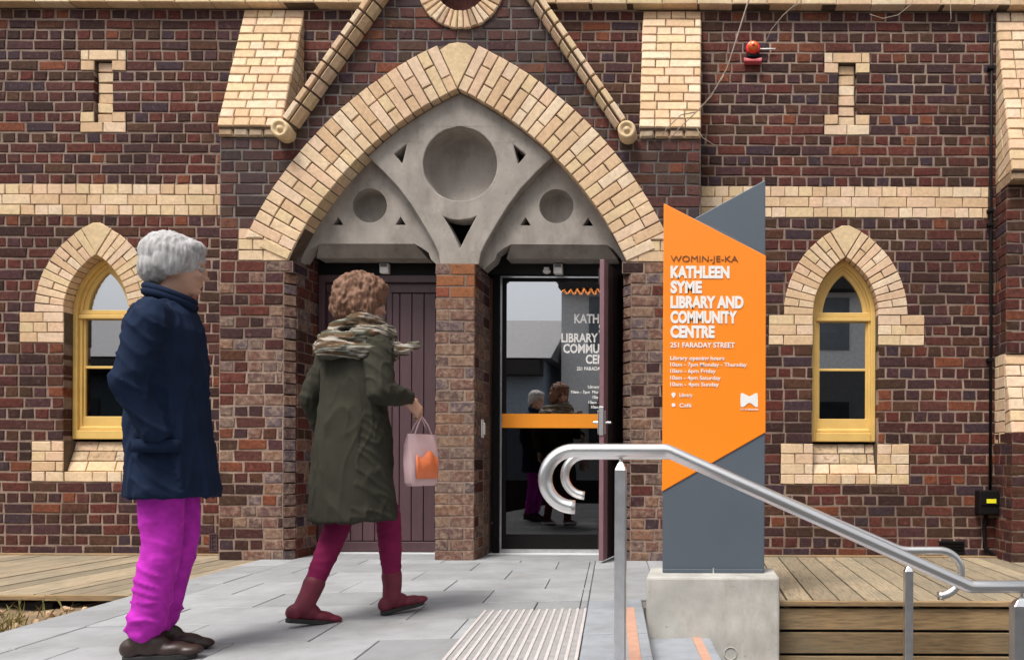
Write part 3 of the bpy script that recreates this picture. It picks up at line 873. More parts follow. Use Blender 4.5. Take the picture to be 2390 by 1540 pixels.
# the round hollow: dished disc
def dish(name, cx, cz, r, y0, dep, parent):
    bm = bmesh.new(); n = 44
    prof = [(r, y0), (r * .985, y0 + dep * .7), (r * .90, y0 + dep), (r * .5, y0 + dep * 1.06)]
    rings = [[bm.verts.new((cx + a * math.cos(2 * math.pi * q / n), y, cz + a * math.sin(2 * math.pi * q / n))) for q in range(n)] for a, y in prof]
    for A, B in zip(rings, rings[1:]):
        for q in range(n): bm.faces.new((A[q], A[(q + 1) % n], B[(q + 1) % n], B[q]))
    bm.faces.new(rings[-1])
    return build(name, bm, M['render'], parent, smooth=True)
dish('roundel', cc[0], cc[1], .294, YT + .012, .19, wall)
def side_panel(s):
    # outline in the left hand version, mirrored for the right
    zb = ZA - .03
    pts = [(CXA - abs(gx(z)) - .01, z) for z in [ZA + .005 + i * (1.02) / 12 for i in range(13)]]
    pts += [(CXA - .62, ZA + 1.02), (CXA - .30, ZA + .50), (CXA - .12, ZA + .12), (CXA - .165, zb)]
    low = [T(px, py, YS) for px, py in ((1006, 606), (1000, 590), (985, 579), (968, 570), (745, 570), (728, 579), (716, 592), (706, 608))]
    pts += low + [(CXA - 1.345, zb)]
    if s > 0: pts = [(2 * CXA - x, z) for x, z in pts]
    rc = T(863, 480, YS); rr = .138
    rx = rc[0] if s < 0 else 2 * CXA - rc[0]
    tr = [[(777, 525), (789, 506), (801, 525)], [(923, 525), (935, 506), (947, 525)]]
    holes = [circ(rr, 32, rx, rc[1])]
    for t_ in tr: holes.append(tri(t_, YS, s > 0))
    plate('side_panel', pts, holes, YS, YS + .12, M['render'], wall, bev=.008)
    dish('roundel', rx, rc[1], rr - .001, YS + .01, .11, wall)
    # chamfered lintel below
    x0, x1 = T(745, 570, YS)[0], T(968, 570, YS)[0]; z0 = T(850, 570, YS)[1]
    w0, w1 = x0 - .075, x1 + .065; z1 = z0 - .085
    if s > 0: x0, x1, w0, w1 = [2 * CXA - v for v in (x1, x0, w1, w0)]
    bm = bmesh.new()
    v = [bm.verts.new(p) for p in ((x0, YS + .004, z0 + .003), (x1, YS + .004, z0 + .003), (w1, YS + .10, z1), (w0, YS + .10, z1), (w0, .084, z1), (w1, .084, z1), (w1, .084, z0 + .03), (w0, .084, z0 + .03), (x0, YS + .06, z0 + .03), (x1, YS + .06, z0 + .03))]
    bmesh.ops.convex_hull(bm, input=v); build('lintel', bm, M['render'], wall)
side_panel(-1); side_panel(1)
box('tracery_dark_sheet', OPL + .001, OPR - .001, .085, .099, ZA - .0, ZA + 1.38, M['void'], wall)  # near-black sheet that paints in the dark behind the pierced triangles

# mortar meshes
build('mortar', bmw, M['mortar'], wall); build('mortar', bmw_s, M['mortar_sooty'], wall); [build('dark_mortar', b_, M['mortar_dark'], wall) for b_ in list(DMS.values())]

# ---- window frames, glass
def window(cx, label, extra=None):
    zb = .955
    fr = empty('window'); fr.parent = lib; fr['label'] = label
    bm = bmesh.new()
    ring_solid(bm, outline(cx, .272, zb, ZSP, RW), outline(cx, .232, zb + .06, ZSP, RW - .04), .085, .17, closed=True)
    ring_solid(bm, outline(cx, .236, zb + .055, ZSP, RW - .036), outline(cx, .210, zb + .11, ZSP, RW - .062), .108, .17, closed=True)
    bevel(build('frame', bm, M['yellow'], fr), .006)
    bm = bmesh.new()
    ring_solid(bm, outline(cx, .212, 2.03, ZSP + .01, RW - .07), outline(cx, .172, 2.05, ZSP + .01, RW - .112), .122, .16, closed=True)
    bevel(build('top_sash', bm, M['yellow'], fr), .005)
    bm = bmesh.new()
    add_box(bm, cx - .232, cx + .232, .094, .16, 1.975, 2.010); add_box(bm, cx - .222, cx + .222, .106, .16, 2.013, 2.050)
    bevel(build('transom', bm, M['yellow'], fr), .005)
    bm = bmesh.new()
    add_box(bm, cx - .215, cx - .195, .125, .16, 1.065, 1.975); add_box(bm, cx + .195, cx + .215, .125, .16, 1.065, 1.975)
    add_box(bm, cx - .196, cx + .196, .127, .158, 1.556, 1.578); add_box(bm, cx - .215, cx + .215, .120, .16, 1.060, 1.150)
    bevel(build('sash', bm, M['yellow'], fr), .004)
    bm = bmesh.new(); add_box(bm, cx - .232, cx + .232, .075, .13, .955, 1.03); add_box(bm, cx - .226, cx + .226, .098, .14, 1.031, 1.060)
    bevel(build('bottom_rail', bm, M['yellow'], fr), .006)
    def pane(pts):
        bm = bmesh.new(); add_prism(bm, pts, .139, .145); build('pane', bm, M['glass_dark'] if pts[0][1] < 1.2 else M['glass'], fr)
    pane([(cx - .197, 1.148), (cx + .197, 1.148), (cx + .197, 1.558), (cx - .197, 1.558)]); pane([(cx - .197, 1.576), (cx + .197, 1.576), (cx + .197, 1.976), (cx - .197, 1.976)])
    pane(outline(cx, .176, 2.048, ZSP + .01, RW - .108))
    # sill brickwork between the cream blocks, sloping out
    V = Vector((0, .115, .339)); L = V.length; V.normalize()
    f = (Vector((0, .0, .600)), Vector((1, 0, 0)), V, Vector((0, -V.z, V.y)))
    for k in range(4):
        a, b = L * k / 4, L * (k + 1) / 4
        f2 = f if k else XF(.003)
        if k == 0: lay_row('cream_brick', .597, .682, (cx - .2675, cx - .2675), (cx + .2655, cx + .2655), SL, XF(0), 'cream', wall, 1, closer=False, joint=.006)
        else: lay_row('cream_brick', a, b, (cx - .266, cx - .266), (cx + .264, cx + .264), SL, f, 'cream_dirty_shade' if k == 3 else ('cream' if k == 1 else 'cream_dirty_shade'), wall, 0, closer=False, joint=.007, depth=.05)
    bm = bmesh.new(); add_prism(bm, [(cx - .266, .59), (cx + .264, .59), (cx + .264, .66), (cx - .266, .66)], .006, .13)
    v = [bm.verts.new(p) for p in ((cx - .266, .03, .60), (cx + .264, .03, .60), (cx + .264, .125, .93), (cx - .266, .125, .93), (cx - .266, .14, .60), (cx + .264, .14, .60), (cx + .264, .14, .93), (cx - .266, .14, .93))]
    bmesh.ops.convex_hull(bm, input=v[:])
    build('mortar', bm, M['mortar_dark'], fr)
    return fr
w_l = window(WIN[0][0], 'ochre framed pointed window behind the person in navy')
w_r = window(WIN[1][0], 'ochre framed pointed window right of the orange sign')
box('notice', 1.03, 1.185, .1475, .149, 1.89, 1.972, M['white'], w_r)
for z in (1.86, 1.77): box('blind_bar', -5.22, -5.10, .17, .18, z, z + .014, M['white'], w_l)
# interiors
bm = bmesh.new()
for x0, x1, z1 in ((-5.9, -4.2, 3.0), (.5, 2.0, 3.0)):
    add_box(bm, x0, x1, 2.2, 2.3, 0, z1); add_box(bm, x0 - .1, x0, .42, 2.3, 0, z1); add_box(bm, x1, x1 + .1, .42, 2.3, 0, z1); add_box(bm, x0, x1, .42, 2.3, z1, z1 + .1); add_box(bm, x0, x1, .42, 2.3, -.1, 0)
build('room_interior', bm, M['inside'], lib)
bm = bmesh.new()
add_box(bm, -3.4, -.4, 3.2, 3.3, 0, 2.8); add_box(bm, -3.5, -3.4, .42, 3.3, 0, 2.8); add_box(bm, -.4, -.3, .42, 3.3, 0, 2.8); add_box(bm, -3.4, -.4, .42, 3.3, 2.6, 2.7); add_box(bm, -3.4, -.4, .26, 3.3, -.12, -.03)
build('lobby_interior', bm, M['void'], lib)
bm = bmesh.new(); add_box(bm, -1.70, -1.62, .30, 1.4, 0, 2.38); build('lobby_partition', bm, mat('varnished timber', (.22, .10, .02), .4), lib)
bm = bmesh.new(); add_box(bm, -1.15, -.75, 1.9, 2.3, .75, .79); add_box(bm, -1.12, -1.06, 1.95, 2.25, 0, .75); add_box(bm, -.84, -.78, 1.95, 2.25, 0, .75); build('lobby_table', bm, M['dark_timber'], lib)

# ---- doors
YD = .10
dl = empty('door'); dl.parent = lib; dl['label'] = 'closed plum double door of upright boards in the left doorway'
x0, x1 = OPL + .01, P0 - .004
bm = bmesh.new()
add_box(bm, x0, x0 + .05, YD - .03, YD + .06, 0, 2.345); add_box(bm, x1 - .035, x1, YD - .03, YD + .06, 0, 2.345); add_box(bm, x0 + .05, x1 - .035, YD - .03, YD + .06, 2.285, 2.345)
bevel(build('frame', bm, M['purple'], dl), .004)
bm = bmesh.new(); add_box(bm, x0, x1, YD - .02, YD + .03, 2.347, 2.60); build('transom', bm, M['black'], dl)
nb = 10; bw = (x1 - .035 - x0 - .05) / nb
for k in range(nb):
    a = x0 + .05 + k * bw
    bm = bmesh.new(); add_box(bm, a + .003, a + bw - .003, YD + .012, YD + .045, .10, 2.20)
    me_o = build('board', bm, M['purple'], dl); set_rnd(me_o.data, [random.random()] * len(me_o.data.polygons)); bevel(me_o, .005, 2)
bm = bmesh.new()
add_box(bm, x0 + .052, x1 - .037, YD + .002, YD + .04, 2.205, 2.283); add_box(bm, x0 + .052, x1 - .037, YD + .0, YD + .04, .012, .095)
xm = (x0 + x1) / 2; add_box(bm, xm - .05, xm - .004, YD + .001, YD + .012, .096, 2.204); add_box(bm, xm + .004, xm + .05, YD + .001, YD + .012, .096, 2.204)
bevel(build('rail', bm, M['purple'], dl), .004)
bm = bmesh.new(); add_box(bm, x0 + .02, x1, YD + .046, YD + .07, 0, 2.45); build('door_back', bm, M['black'], dl)
bm = bmesh.new(); add_box(bm, OPL + .003, P0 - .002, YD - .05, YD + .25, -.035, .006); build('threshold', bm, M['concrete_pale'], dl)

dr = empty('door'); dr.parent = lib; dr['label'] = 'glazed inner door with orange band and white lettering in the right doorway'
x0, x1 = P1 + .004, OPR - .004
bm = bmesh.new()
gx0, gx1 = -1.690, -.70
add_box(bm, x0 + .02, gx0 - .010, YD + .0, YD + .07, 0, 2.60); add_box(bm, gx1 + .02, x1, YD, YD + .07, 0, 2.60); add_box(bm, gx0 - .010, gx1 + .02, YD, YD + .07, 2.355, 2.60)
bevel(build('frame', bm, M['black'], dr), .003)
bm = bmesh.new(); ring_solid(bm, [(gx0 - .010, .006), (gx1 + .02, .006), (gx1 + .02, 2.355), (gx0 - .010, 2.355)], [(gx0 + .006, .035), (gx1, .035), (gx1, 2.34), (gx0 + .006, 2.34)], YD + .02, YD + .05, closed=True)
build('leaf_frame', bm, M['galv'], dr)
bm = bmesh.new(); ring_solid(bm, [(gx0 + .006, .035), (gx1, .035), (gx1, 2.34), (gx0 + .006, 2.34)], [(gx0 + .04, .16), (gx1 - .04, .16), (gx1 - .04, 2.31), (gx0 + .04, 2.31)], YD + .024, YD + .048, closed=True)
build('leaf_rail', bm, M['black'], dr)
bm = bmesh.new(); add_box(bm, gx0 + .038, gx1 - .038, YD + .032, YD + .040, 1.10, 2.312); build('pane', bm, M['glass'], dr)
bm = bmesh.new(); add_box(bm, gx0 + .038, gx1 - .038, YD + .032, YD + .040, .158, 1.098); build('pane', bm, M['glass_dark'], dr)
zb0, zb1 = T(1280, 998, YD)[1], T(1280, 965, YD)[1]
box('orange_band', gx0 + .008, gx1 - .002, YD + .020, YD + .0235, zb0, zb1, M['orange_film'], dr)
box('threshold', P1 + .008, OPR - .003, YD - .07, YD + .25, -.035, .003, M['concrete_pale'], dr)
# lettering on the glass, ranged right
xr = T(1441, 700, YD)[0]
for s_, py, sz in (('KATHLEEN', 753, .115), ('SYME', 783, .115), ('LIBRARY AND', 799, .115), ('COMMUNITY', 827, .115), ('CENTRE', 850, .115)):
    pass
for s_, py, h in (('KATHLEEN', 752, 24), ('SYME', 775, 22), ('LIBRARY AND', 797, 24), ('COMMUNITY', 822, 24), ('CENTRE', 847, 24)):
    z = T(1400, py, YD)[1]
    text('lettering', s_, .105, xr + .03, z, YD + .030, M['white'], dr, .78, .003, 'RIGHT')
text('lettering', '251 FARADAY STREET', .042, xr + .0, T(1400, 863, YD)[1], YD + .030, M['white'], dr, .85, .001, 'RIGHT')
for s_, py in (('Library opening hours', 905), ('10am - 7pm  Monday - Thursday', 917), ('10am - 6pm  Friday', 929), ('10am - 4pm  Saturday', 941), ('10am - 4pm  Sunday', 952)):
    text('lettering', s_, .034, xr + .05, T(1400, py, YD)[1], YD + .030, M['white'], dr, 1, .0008, 'RIGHT')
# glowing filament lamps just inside
bm = bmesh.new()
pts = [(-1.22 + .52 * t / 60, .34 + .02 * math.sin(t), 2.275 + .022 * math.sin(t * .9)) for t in range(61)]
add_tube(bm, pts, .006, 6); build('lamp_filament', bm, M['lamp'], dr, smooth=True)

do = empty('door'); do.parent = lib; do['label'] = 'plum board leaf standing open in the right doorway'
h = Vector((-.665, YD - .01, 0)); e_ = Vector((-.757, -.465, 0)); dv = (e_ - h); Ld = dv.length; dv.normalize(); nv = Vector((dv.y, -dv.x, 0))
def leafbox(bm, a, b, n0, n1, z0, z1):
    P = [h + dv * s + nv * n + Vector((0, 0, z)) for z in (z0, z1) for s, n in ((a, n0), (b, n0), (b, n1), (a, n1))]
    vs = [bm.verts.new(p) for p in P]; bmesh.ops.convex_hull(bm, input=vs)
for k in range(5):
    bm = bmesh.new(); leafbox(bm, Ld * k / 5 + .002, Ld * (k + 1) / 5 - .002, -.018, .018, .02, 2.335)
    o = build('board', bm, M['plum_edge'] if k == 4 else M['plum_shade'], do); bevel(o, .003); set_rnd(o.data, [.9] * len(o.data.polygons))  # face boards coloured near-black as shade, end board lighter
bm = bmesh.new()
for z in (.12, 1.2, 2.15): leafbox(bm, .01, Ld - .01, .018, .03, z, z + .12)
build('ledge', bm, M['plum_shade'], do)
bm = bmesh.new(); hc = e_ + Vector((0, -.004, 0)) 
hz = T(1403, 985, -.465)[1]
add_box(bm, e_.x - .018, e_.x + .016, e_.y - .006, e_.y - .001, hz - .10, hz + .12)
add_tube(bm, [e_ + Vector((-.03, .05, hz)), e_ + Vector((-.065, .05, hz)), e_ + Vector((-.065, .11, hz))], .009, 8)
add_tube(bm, [e_ + Vector((.02, .05, hz)), e_ + Vector((.062, .05, hz)), e_ + Vector((.062, .12, hz))], .009, 8)
add_box(bm, e_.x - .032, e_.x - .025, e_.y + .02, e_.y + .07, hz - .09, hz + .09); add_box(bm, e_.x + .021, e_.x + .028, e_.y + .02, e_.y + .07, hz - .09, hz + .09)
bevel(build('handle', bm, M['steel'], do), .002)

flush_pieces()

# ---- fittings on the wall
def sensor(px, py, lab, y=.06, w_=.075, hgt=.085):
    p = at(px, py, y); t = empty('door_sensor', (p.x, y + .02, p.z)); tag(t, lab, 'sensor')
    bm = bmesh.new(); add_box(bm, -w_ / 2, w_ / 2, -.04, .02, -hgt / 2, hgt / 2)
    bevel(build('housing', bm, M['white'], t), .008)
    bm = bmesh.new(); add_box(bm, -w_ / 2 + .01, w_ / 2 - .01, -.044, -.039, hgt * .12, hgt * .42); build('lens', bm, M['roof_grey'], t)
sensor(898, 627, 'small white sensor box over the closed plum door')
sensor(1303, 628, 'larger white sensor box over the glazed door')
p = at(1275, 632, .06); t = empty('door_sensor', (p.x, .08, p.z)); tag(t, 'small rounded pale sensor left of the box over the glazed door', 'sensor')
bm = bmesh.new(); add_ell(bm, (0, 0, 0), (.034, .03, .022)); build('housing', bm, M['white'], t, smooth=True)
bm = bmesh.new(); add_box(bm, -.02, .02, -.02, .02, .01, .03); build('mount', bm, M['white'], t)
p = at(1128, 1000, -.12); t = empty('door_pull', (P1, -.12, p.z)); tag(t, 'slim white plate fixed to the side of the brick pier', 'handle')
bm = bmesh.new(); add_box(bm, .004, .012, -.035, .035, -.075, .075); bevel(build('back_plate', bm, M['white'], t), .006)
bm = bmesh.new(); add_box(bm, .012, .03, -.012, .012, -.05, .05); bevel(build('grip', bm, M['white'], t), .006)

# strobe alarm
p = at(1757, 115, -.03); al = empty('strobe_alarm', (p.x, 0, p.z)); tag(al, 'red strobe alarm with pink base fixed high on the dark brick wall', 'alarm')
bm = bmesh.new()
n = 24
for prof, nm, m_ in (([(.060, -.02), (.060, -.045), (.052, -.058), (.040, -.060)], 'bezel', M['red']), ([(.042, -.058), (.036, -.085), (.022, -.10), (.0001, -.104)], 'lens', M['orange_lens'])):
    bm = bmesh.new(); rings = [[bm.verts.new((r_ * math.cos(2 * math.pi * q / n), y, r_ * math.sin(2 * math.pi * q / n))) for q in range(n)] for r_, y in prof]
    for A, B in zip(rings, rings[1:]):
        for q in range(n): bm.faces.new((A[q], A[(q + 1) % n], B[(q + 1) % n], B[q]))
    bm.faces.new(rings[0]); bm.faces.new(rings[-1])
    build(nm, bm, m_, al, smooth=True)
bm = bmesh.new(); add_ell(bm, (0, -.1, -.005), .012, 12, 8); build('bulb', bm, M['red'], al, smooth=True)
bm = bmesh.new(); add_box(bm, -.045, .045, -.055, -.004, -.078, .03); bevel(build('back_box', bm, M['black'], al), .006)
bm = bmesh.new(); add_prism(bm, [(-.078, -.085), (-.07, -.118), (.07, -.118), (.078, -.085), (.04, -.092), (0, -.098), (-.04, -.092)], -.06, -.002); bevel(build('base', bm, M['pink'], al), .006)
bm = bmesh.new(); add_tube(bm, [(.06, -.02, .004), (.19, -.02, .006)], .007, 8); build('conduit', bm, M['white'], al, smooth=True)

# downpipe cable, meter box, hose
xp = at(2314, 300, -.03).x
cd = empty('cable_conduit', (xp, -.03, 0)); tag(cd, 'thin black conduit running down the corner beside the right buttress', 'conduit')
bm = bmesh.new(); zt0 = at(2314, 1148, -.03).z; add_tube(bm, [(0, 0, zt0), (.002, 0, 2.0), (-.002, .002, 3.2), (0, 0, 4.53)], .0125, 10); build('pipe', bm, M['black'], cd, smooth=True)
for py in (160, 492, 525, 840):
    z = at(2314, py, -.03).z; bm = bmesh.new(); add_box(bm, -.03, .022, -.018, .028, z - .014, z + .014); bevel(build('clip', bm, M['black'], cd), .004)
p = at(2303, 1172, -.05); jb = empty('junction_box', (p.x, 0, p.z)); tag(jb, 'black box with yellow label at the foot of the wall conduit', 'electrical box')
bm = bmesh.new(); add_box(bm, -.085, .085, -.11, -.004, -.10, .10); bevel(build('case', bm, M['black'], jb), .012)
bm = bmesh.new(); add_box(bm, -.075, .075, -.118, -.110, -.02, .095); bevel(build('lid', bm, M['black'], jb), .004)
bm = bmesh.new(); add_box(bm, -.028, .05, -.1205, -.118, -.002, .032); build('label', bm, M['yellow_label'], jb)
hs_ = empty('hose', (p.x, -.03, 0)); tag(hs_, 'black cable dropping from the junction box and running along the wall base', 'cable')
z0 = p.z - .10
bm = bmesh.new(); add_tube(bm, [(.0, 0, z0), (.005, 0, z0 - .06), (-.02, -.01, z0 - .12), (-.005, 0, z0 - .2), (-.01, 0, z0 - .27), (.05, -.01, z0 - .33), (.12, -.02, z0 - .36), (.16, -.36, z0 - .37), (.5, -.37, z0 - .38), (.9, -.37, z0 - .38)], .016, 10)
build('cable', bm, M['black'], hs_, smooth=True)
# air vents
def vent(px0, px1, py0, py1, lab, grid, m_):
    a, b = at(px0, py0, 0), at(px1, py1, 0); t = empty('air_vent', (a.x, 0, b.z)); tag(t, lab, 'vent')
    wd, hh = b.x - a.x, a.z - b.z
    bm = bmesh.new(); ring_solid(bm, [(0, 0), (wd, 0), (wd, hh), (0, hh)], [(.012, .012), (wd - .012, .012), (wd - .012, hh - .012), (.012, hh - .012)], -.012, .05, closed=True)
    add_box(bm, .010, wd - .010, -.002, .05, .010, hh - .010); build('frame', bm, m_, t)
    if grid:
        bm = bmesh.new(); n = 7
        for k in range(n):
            x = .02 + (wd - .04) * k / (n - 1); add_box(bm, x - .004, x + .004, -.009, -.003, .012, hh - .012)
        for k in range(4):
            z = .025 + (hh - .05) * k / 3; add_box(bm, .012, wd - .012, -.0075, -.002, z - .004, z + .004)
        build('grille', bm, m_, t)
    else:
        for k in range(4):
            z = hh * (k + .5) / 4; bm = bmesh.new(); add_box(bm, .014, wd - .014, -.011, -.003, z - .005, z + .004); build('louvre', bm, M['black'], t)
vent(490, 573, 1244, 1288, 'purple brown perforated air brick low between the left window and the porch', True, M['purple'])
vent(2192, 2250, 1262, 1292, 'dark louvred vent at the base of the wall behind the far rail hook', False, M['black'])

# ------------------------------------------------------------------ ground
bm = bmesh.new()
for a in (0,): add_box(bm, -60, 60, -60, 40, -1.0, -.86)
tag(build('ground', bm, M['asphalt']), kind='structure')
# left soil bank
bm = bmesh.new()
nx, ny = 50, 22; grid = []
for i in range(nx + 1):
    row = []
    for j in range(ny + 1):
        x = -7.5 + 4.6 * i / nx; y = -4.6 + 3.0 * j / ny
        z = -.085 + .03 * noise.noise(Vector((x * 3, y * 3, 0))) + .012 * noise.noise(Vector((x * 14, y * 14, 2))) - max(0, (-y - 3.6)) * .3
        row.append(bm.verts.new((x, y, z)))
    grid.append(row)
for i in range(nx):
    for j in range(ny): bm.faces.new((grid[i][j], grid[i + 1][j], grid[i + 1][j + 1], grid[i][j + 1]))
tag(build('soil_bank', bm, M['soil'], smooth=True), kind='structure')
# pebbles, twigs and dry grass on it: more than one could count
bm = bmesh.new()
for k in range(420):
    x, y = random.uniform(-5.2, -3.2), random.uniform(-3.6, -1.84)
    r_ = random.uniform(.008, .03)
    mt = Matrix.Translation((x, y, -.075 + .03 * noise.noise(Vector((x * 3, y * 3, 0))))) @ Matrix.Rotation(random.uniform(0, 6), 4, (random.random(), random.random(), 1)) @ Matrix.Diagonal((r_, r_ * random.uniform(.5, 1), r_ * random.uniform(.4, .7), 1))
    bmesh.ops.create_icosphere(bm, subdivisions=1, radius=1, matrix=mt)
tag(build('pebbles', bm, mat('pale pebble', (.50, .34, .21), .9, var=.4, scale=12, bmp=.3)), 'pale pebbles scattered on the soil bank at lower left', 'pebbles', kind='stuff')
bm = bmesh.new()
for k in range(1100):
    cx_, cy_ = random.choice([(-4.0, -2.9), (-4.4, -2.5), (-3.75, -2.3), (-4.9, -2.8), (-4.2, -2.1), (-3.6, -2.6)])
    x, y = random.gauss(cx_, .22), random.gauss(cy_, .16)
    if y > -1.84 or x > -3.2 - .12 * (y + 2.7) - .06: continue
    hgt = random.uniform(.03, .11); a = random.uniform(0, 6.3); dx, dy = math.cos(a), math.sin(a); l = random.uniform(.01, .07); wd = .0022
    z = -.09
    v = [bm.verts.new((x - dy * wd, y + dx * wd, z)), bm.verts.new((x + dy * wd, y - dx * wd, z)), bm.verts.new((x + dx * l * .5 + dy * wd, y + dy * l * .5 - dx * wd, z + hgt * .7)), bm.verts.new((x + dx * l, y + dy * l, z + hgt))]
    bm.faces.new((v[0], v[1], v[2])); bm.faces.new((v[0], v[2], v[3]))
tag(build('grass', bm, M['grass'], normals=False), 'sparse dry grass and weeds on the soil bank at lower left', 'grass', kind='stuff')

# path of pavers, turned a little against the wall
AP = math.atan(.12); ca, sa = math.cos(AP), math.sin(AP)
P0_ = Vector((-.302, -2.1, 0)); Ur = Vector((ca, sa, 0)); Vd = Vector((-sa, ca, 0))
path = None
FR_path = (P0_.copy(), Ur, Vd, Vector((0, 0, 1)))
def pw(u, v): p = P0_ + Ur * u + Vd * v; return (p.x, p.y)
def uv(x, y): d = Vector((x, y, 0)) - P0_; return (d.dot(Ur), d.dot(Vd))
WPATH = 2.93
A_, B_ = uv(-9, YP - .012), uv(9, YP - .012)          # stop at the porch face
def clip_wall(poly): return clip(poly, B_, A_)
bm = bmesh.new()
slab = [(-WPATH, -4.6), (.0, -4.6), (.0, .02), (.8, .02), (.8, 3.0), (-WPATH, 3.0)]
base1 = clip_wall([(-WPATH, -4.6), (0, -4.6), (0, 3), (-WPATH, 3)])
for poly in (base1,):
    a = [bm.verts.new((*pw(*p), -.012)) for p in poly]; b = [bm.verts.new((*pw(*p), -.86)) for p in poly]
    bm.faces.new(a); bm.faces.new(b[::-1])
    for i in range(len(poly)): bm.faces.new((a[i], b[i], b[(i + 1) % len(poly)], a[(i + 1) % len(poly)]))
poly2 = clip_wall([(0.001, .03), (.62, .03), (.62, 3), (0.001, 3)])
L1, L2 = uv(-.06, -9), uv(-.06, 9)
poly2 = clip(poly2, L1, L2)
a = [bm.verts.new((*pw(*p), -.012)) for p in poly2]; b = [bm.verts.new((*pw(*p), -.86)) for p in poly2]
bm.faces.new(a); bm.faces.new(b[::-1])
for i in range(len(poly2)): bm.faces.new((a[i], b[i], b[(i + 1) % len(poly2)], a[(i + 1) % len(poly2)]))
add_box(bm, OPL + .002, OPR - .002, YP - .012, .06, -.86, -.036)
path = tag(build('path', bm, M['joint']), kind='structure')
row = .40; v = -4.6; k = 0
while v < 3:
    u = -WPATH + .30; 
    poly = clip_wall([(-WPATH, v + (.2 if k % 2 else 0)), (-WPATH + .30, v + (.2 if k % 2 else 0)), (-WPATH + .30, v + .4 + (.2 if k % 2 else 0)), (-WPATH, v + .4 + (.2 if k % 2 else 0))]) if False else None
    off = (.3 if k % 2 else 0) + .05
    u = -WPATH + .30 - off
    while u < -.30:
        a, b = max(u, -WPATH + .30), min(u + .60, -.30)
        if b - a > .05:
            poly = clip_wall([(a, v), (b, v), (b, v + row), (a, v + row)])
            if len(poly) > 2: piece('paver', poly, FR_path, 'paver', path, joint=.006, depth=.010, bev=.003, jit=.0008)
        u += .60
    for a, b in ((-WPATH, -WPATH + .30),):
        poly = clip_wall([(a, v), (b, v), (b, v + row), (a, v + row)])
        if len(poly) > 2: piece('paver', poly, FR_path, 'paver', path, joint=.005, depth=.010, bev=.003, jit=.0008)
    if v < .05:
        poly = clip_wall([(-.30, v), (-.002, v), (-.002, v + row), (-.30, v + row)]); piece('paver', poly, FR_path, 'tread', path, joint=.005, depth=.01, bev=.003, jit=.0005)
    else:
        for a in (-.30, .10):
            poly = clip_wall([(a, v), (a + .4, v), (a + .4, v + row), (a, v + row)])
            if len(poly) > 2: poly = clip(poly, L1, L2)
            if len(poly) > 2: piece('paver', poly, FR_path, 'paver', path, joint=.005, depth=.010, bev=.003, jit=.0005)
    v += row; k += 1
flush_pieces()
# recess floor pavers
box('paver', OPL + .004, P0 - .004, YP + .001 - .011, YD - .052, -.036, -.003, M['paver'], path, .003)
box('paver', P0 + .0, P1, YP - .011, YP - .002, -.036, -.006, M['paver'], path)
box('paver', P1 + .002, OPR - .004, YP + .001 - .011, YD - .072, -.036, -.003, M['paver'], path, .003)
# tactile bars
def uvbox(name, u0, u1, v0, v1, z0, z1, m, parent, bev=0):
    bm = bmesh.new(); P = [(*pw(u, v_), z) for z in (z0, z1) for u, v_ in ((u0, v0), (u1, v0), (u1, v1), (u0, v1))]
    vs = [bm.verts.new(p) for p in P]
    for f in ((3, 2, 1, 0), (4, 5, 6, 7), (0, 1, 5, 4), (1, 2, 6, 5), (2, 3, 7, 6), (3, 0, 4, 7)): bm.faces.new([vs[i] for i in f])
    o = build(name, bm, m, parent)
    if bev: bevel(o, bev)
    return o
ul, ur = uv(-1.12, -2.21), uv(-.60, -2.21)
nb = 14
for k in range(nb):
    u = ul[0] + (ur[0] - ul[0]) * k / (nb - 1)
    m_ = M['stud']
    uvbox('tactile_bar', u - .0075, u + .0075, -1.25 - .0, -.03 + random.uniform(-.004, .004), .0005, .006, m_, path, .002)
for k in range(nb - 1):
    u = ul[0] + (ur[0] - ul[0]) * (k + .5) / (nb - 1)
    uvbox('tactile_base', u - .011, u + .011, -1.24, -.04, .0005, .0018, M['stud_base'], path)
uvbox('movement_joint', ur[0] - .035, ur[0] - .030 + .0, -.02, 1.78, .0003, .0016, M['void'], path)

# steps going down to the right
st = empty('steps', (0, 0, 0)); tag(st, 'bluestone steps with terracotta nosing strips going down to the right', 'steps')
for k in range(0, 5):
    u0 = .36 * (k - 1); z = -.17 * k
    if k == 0:
        uvbox('nosing', -.100, -.052, -2.2, -.03, .0004, .004, M['nosing'], st); continue
    t = uvbox('tread', u0 + .002, u0 + .36, -1.65, -.015, z - .17 + .003, z, M['tread'], st, .006)
    uvbox('nosing', u0 + .262, u0 + .310, -1.60, -.03, z + .0004, z + .004, M['nosing'], st)

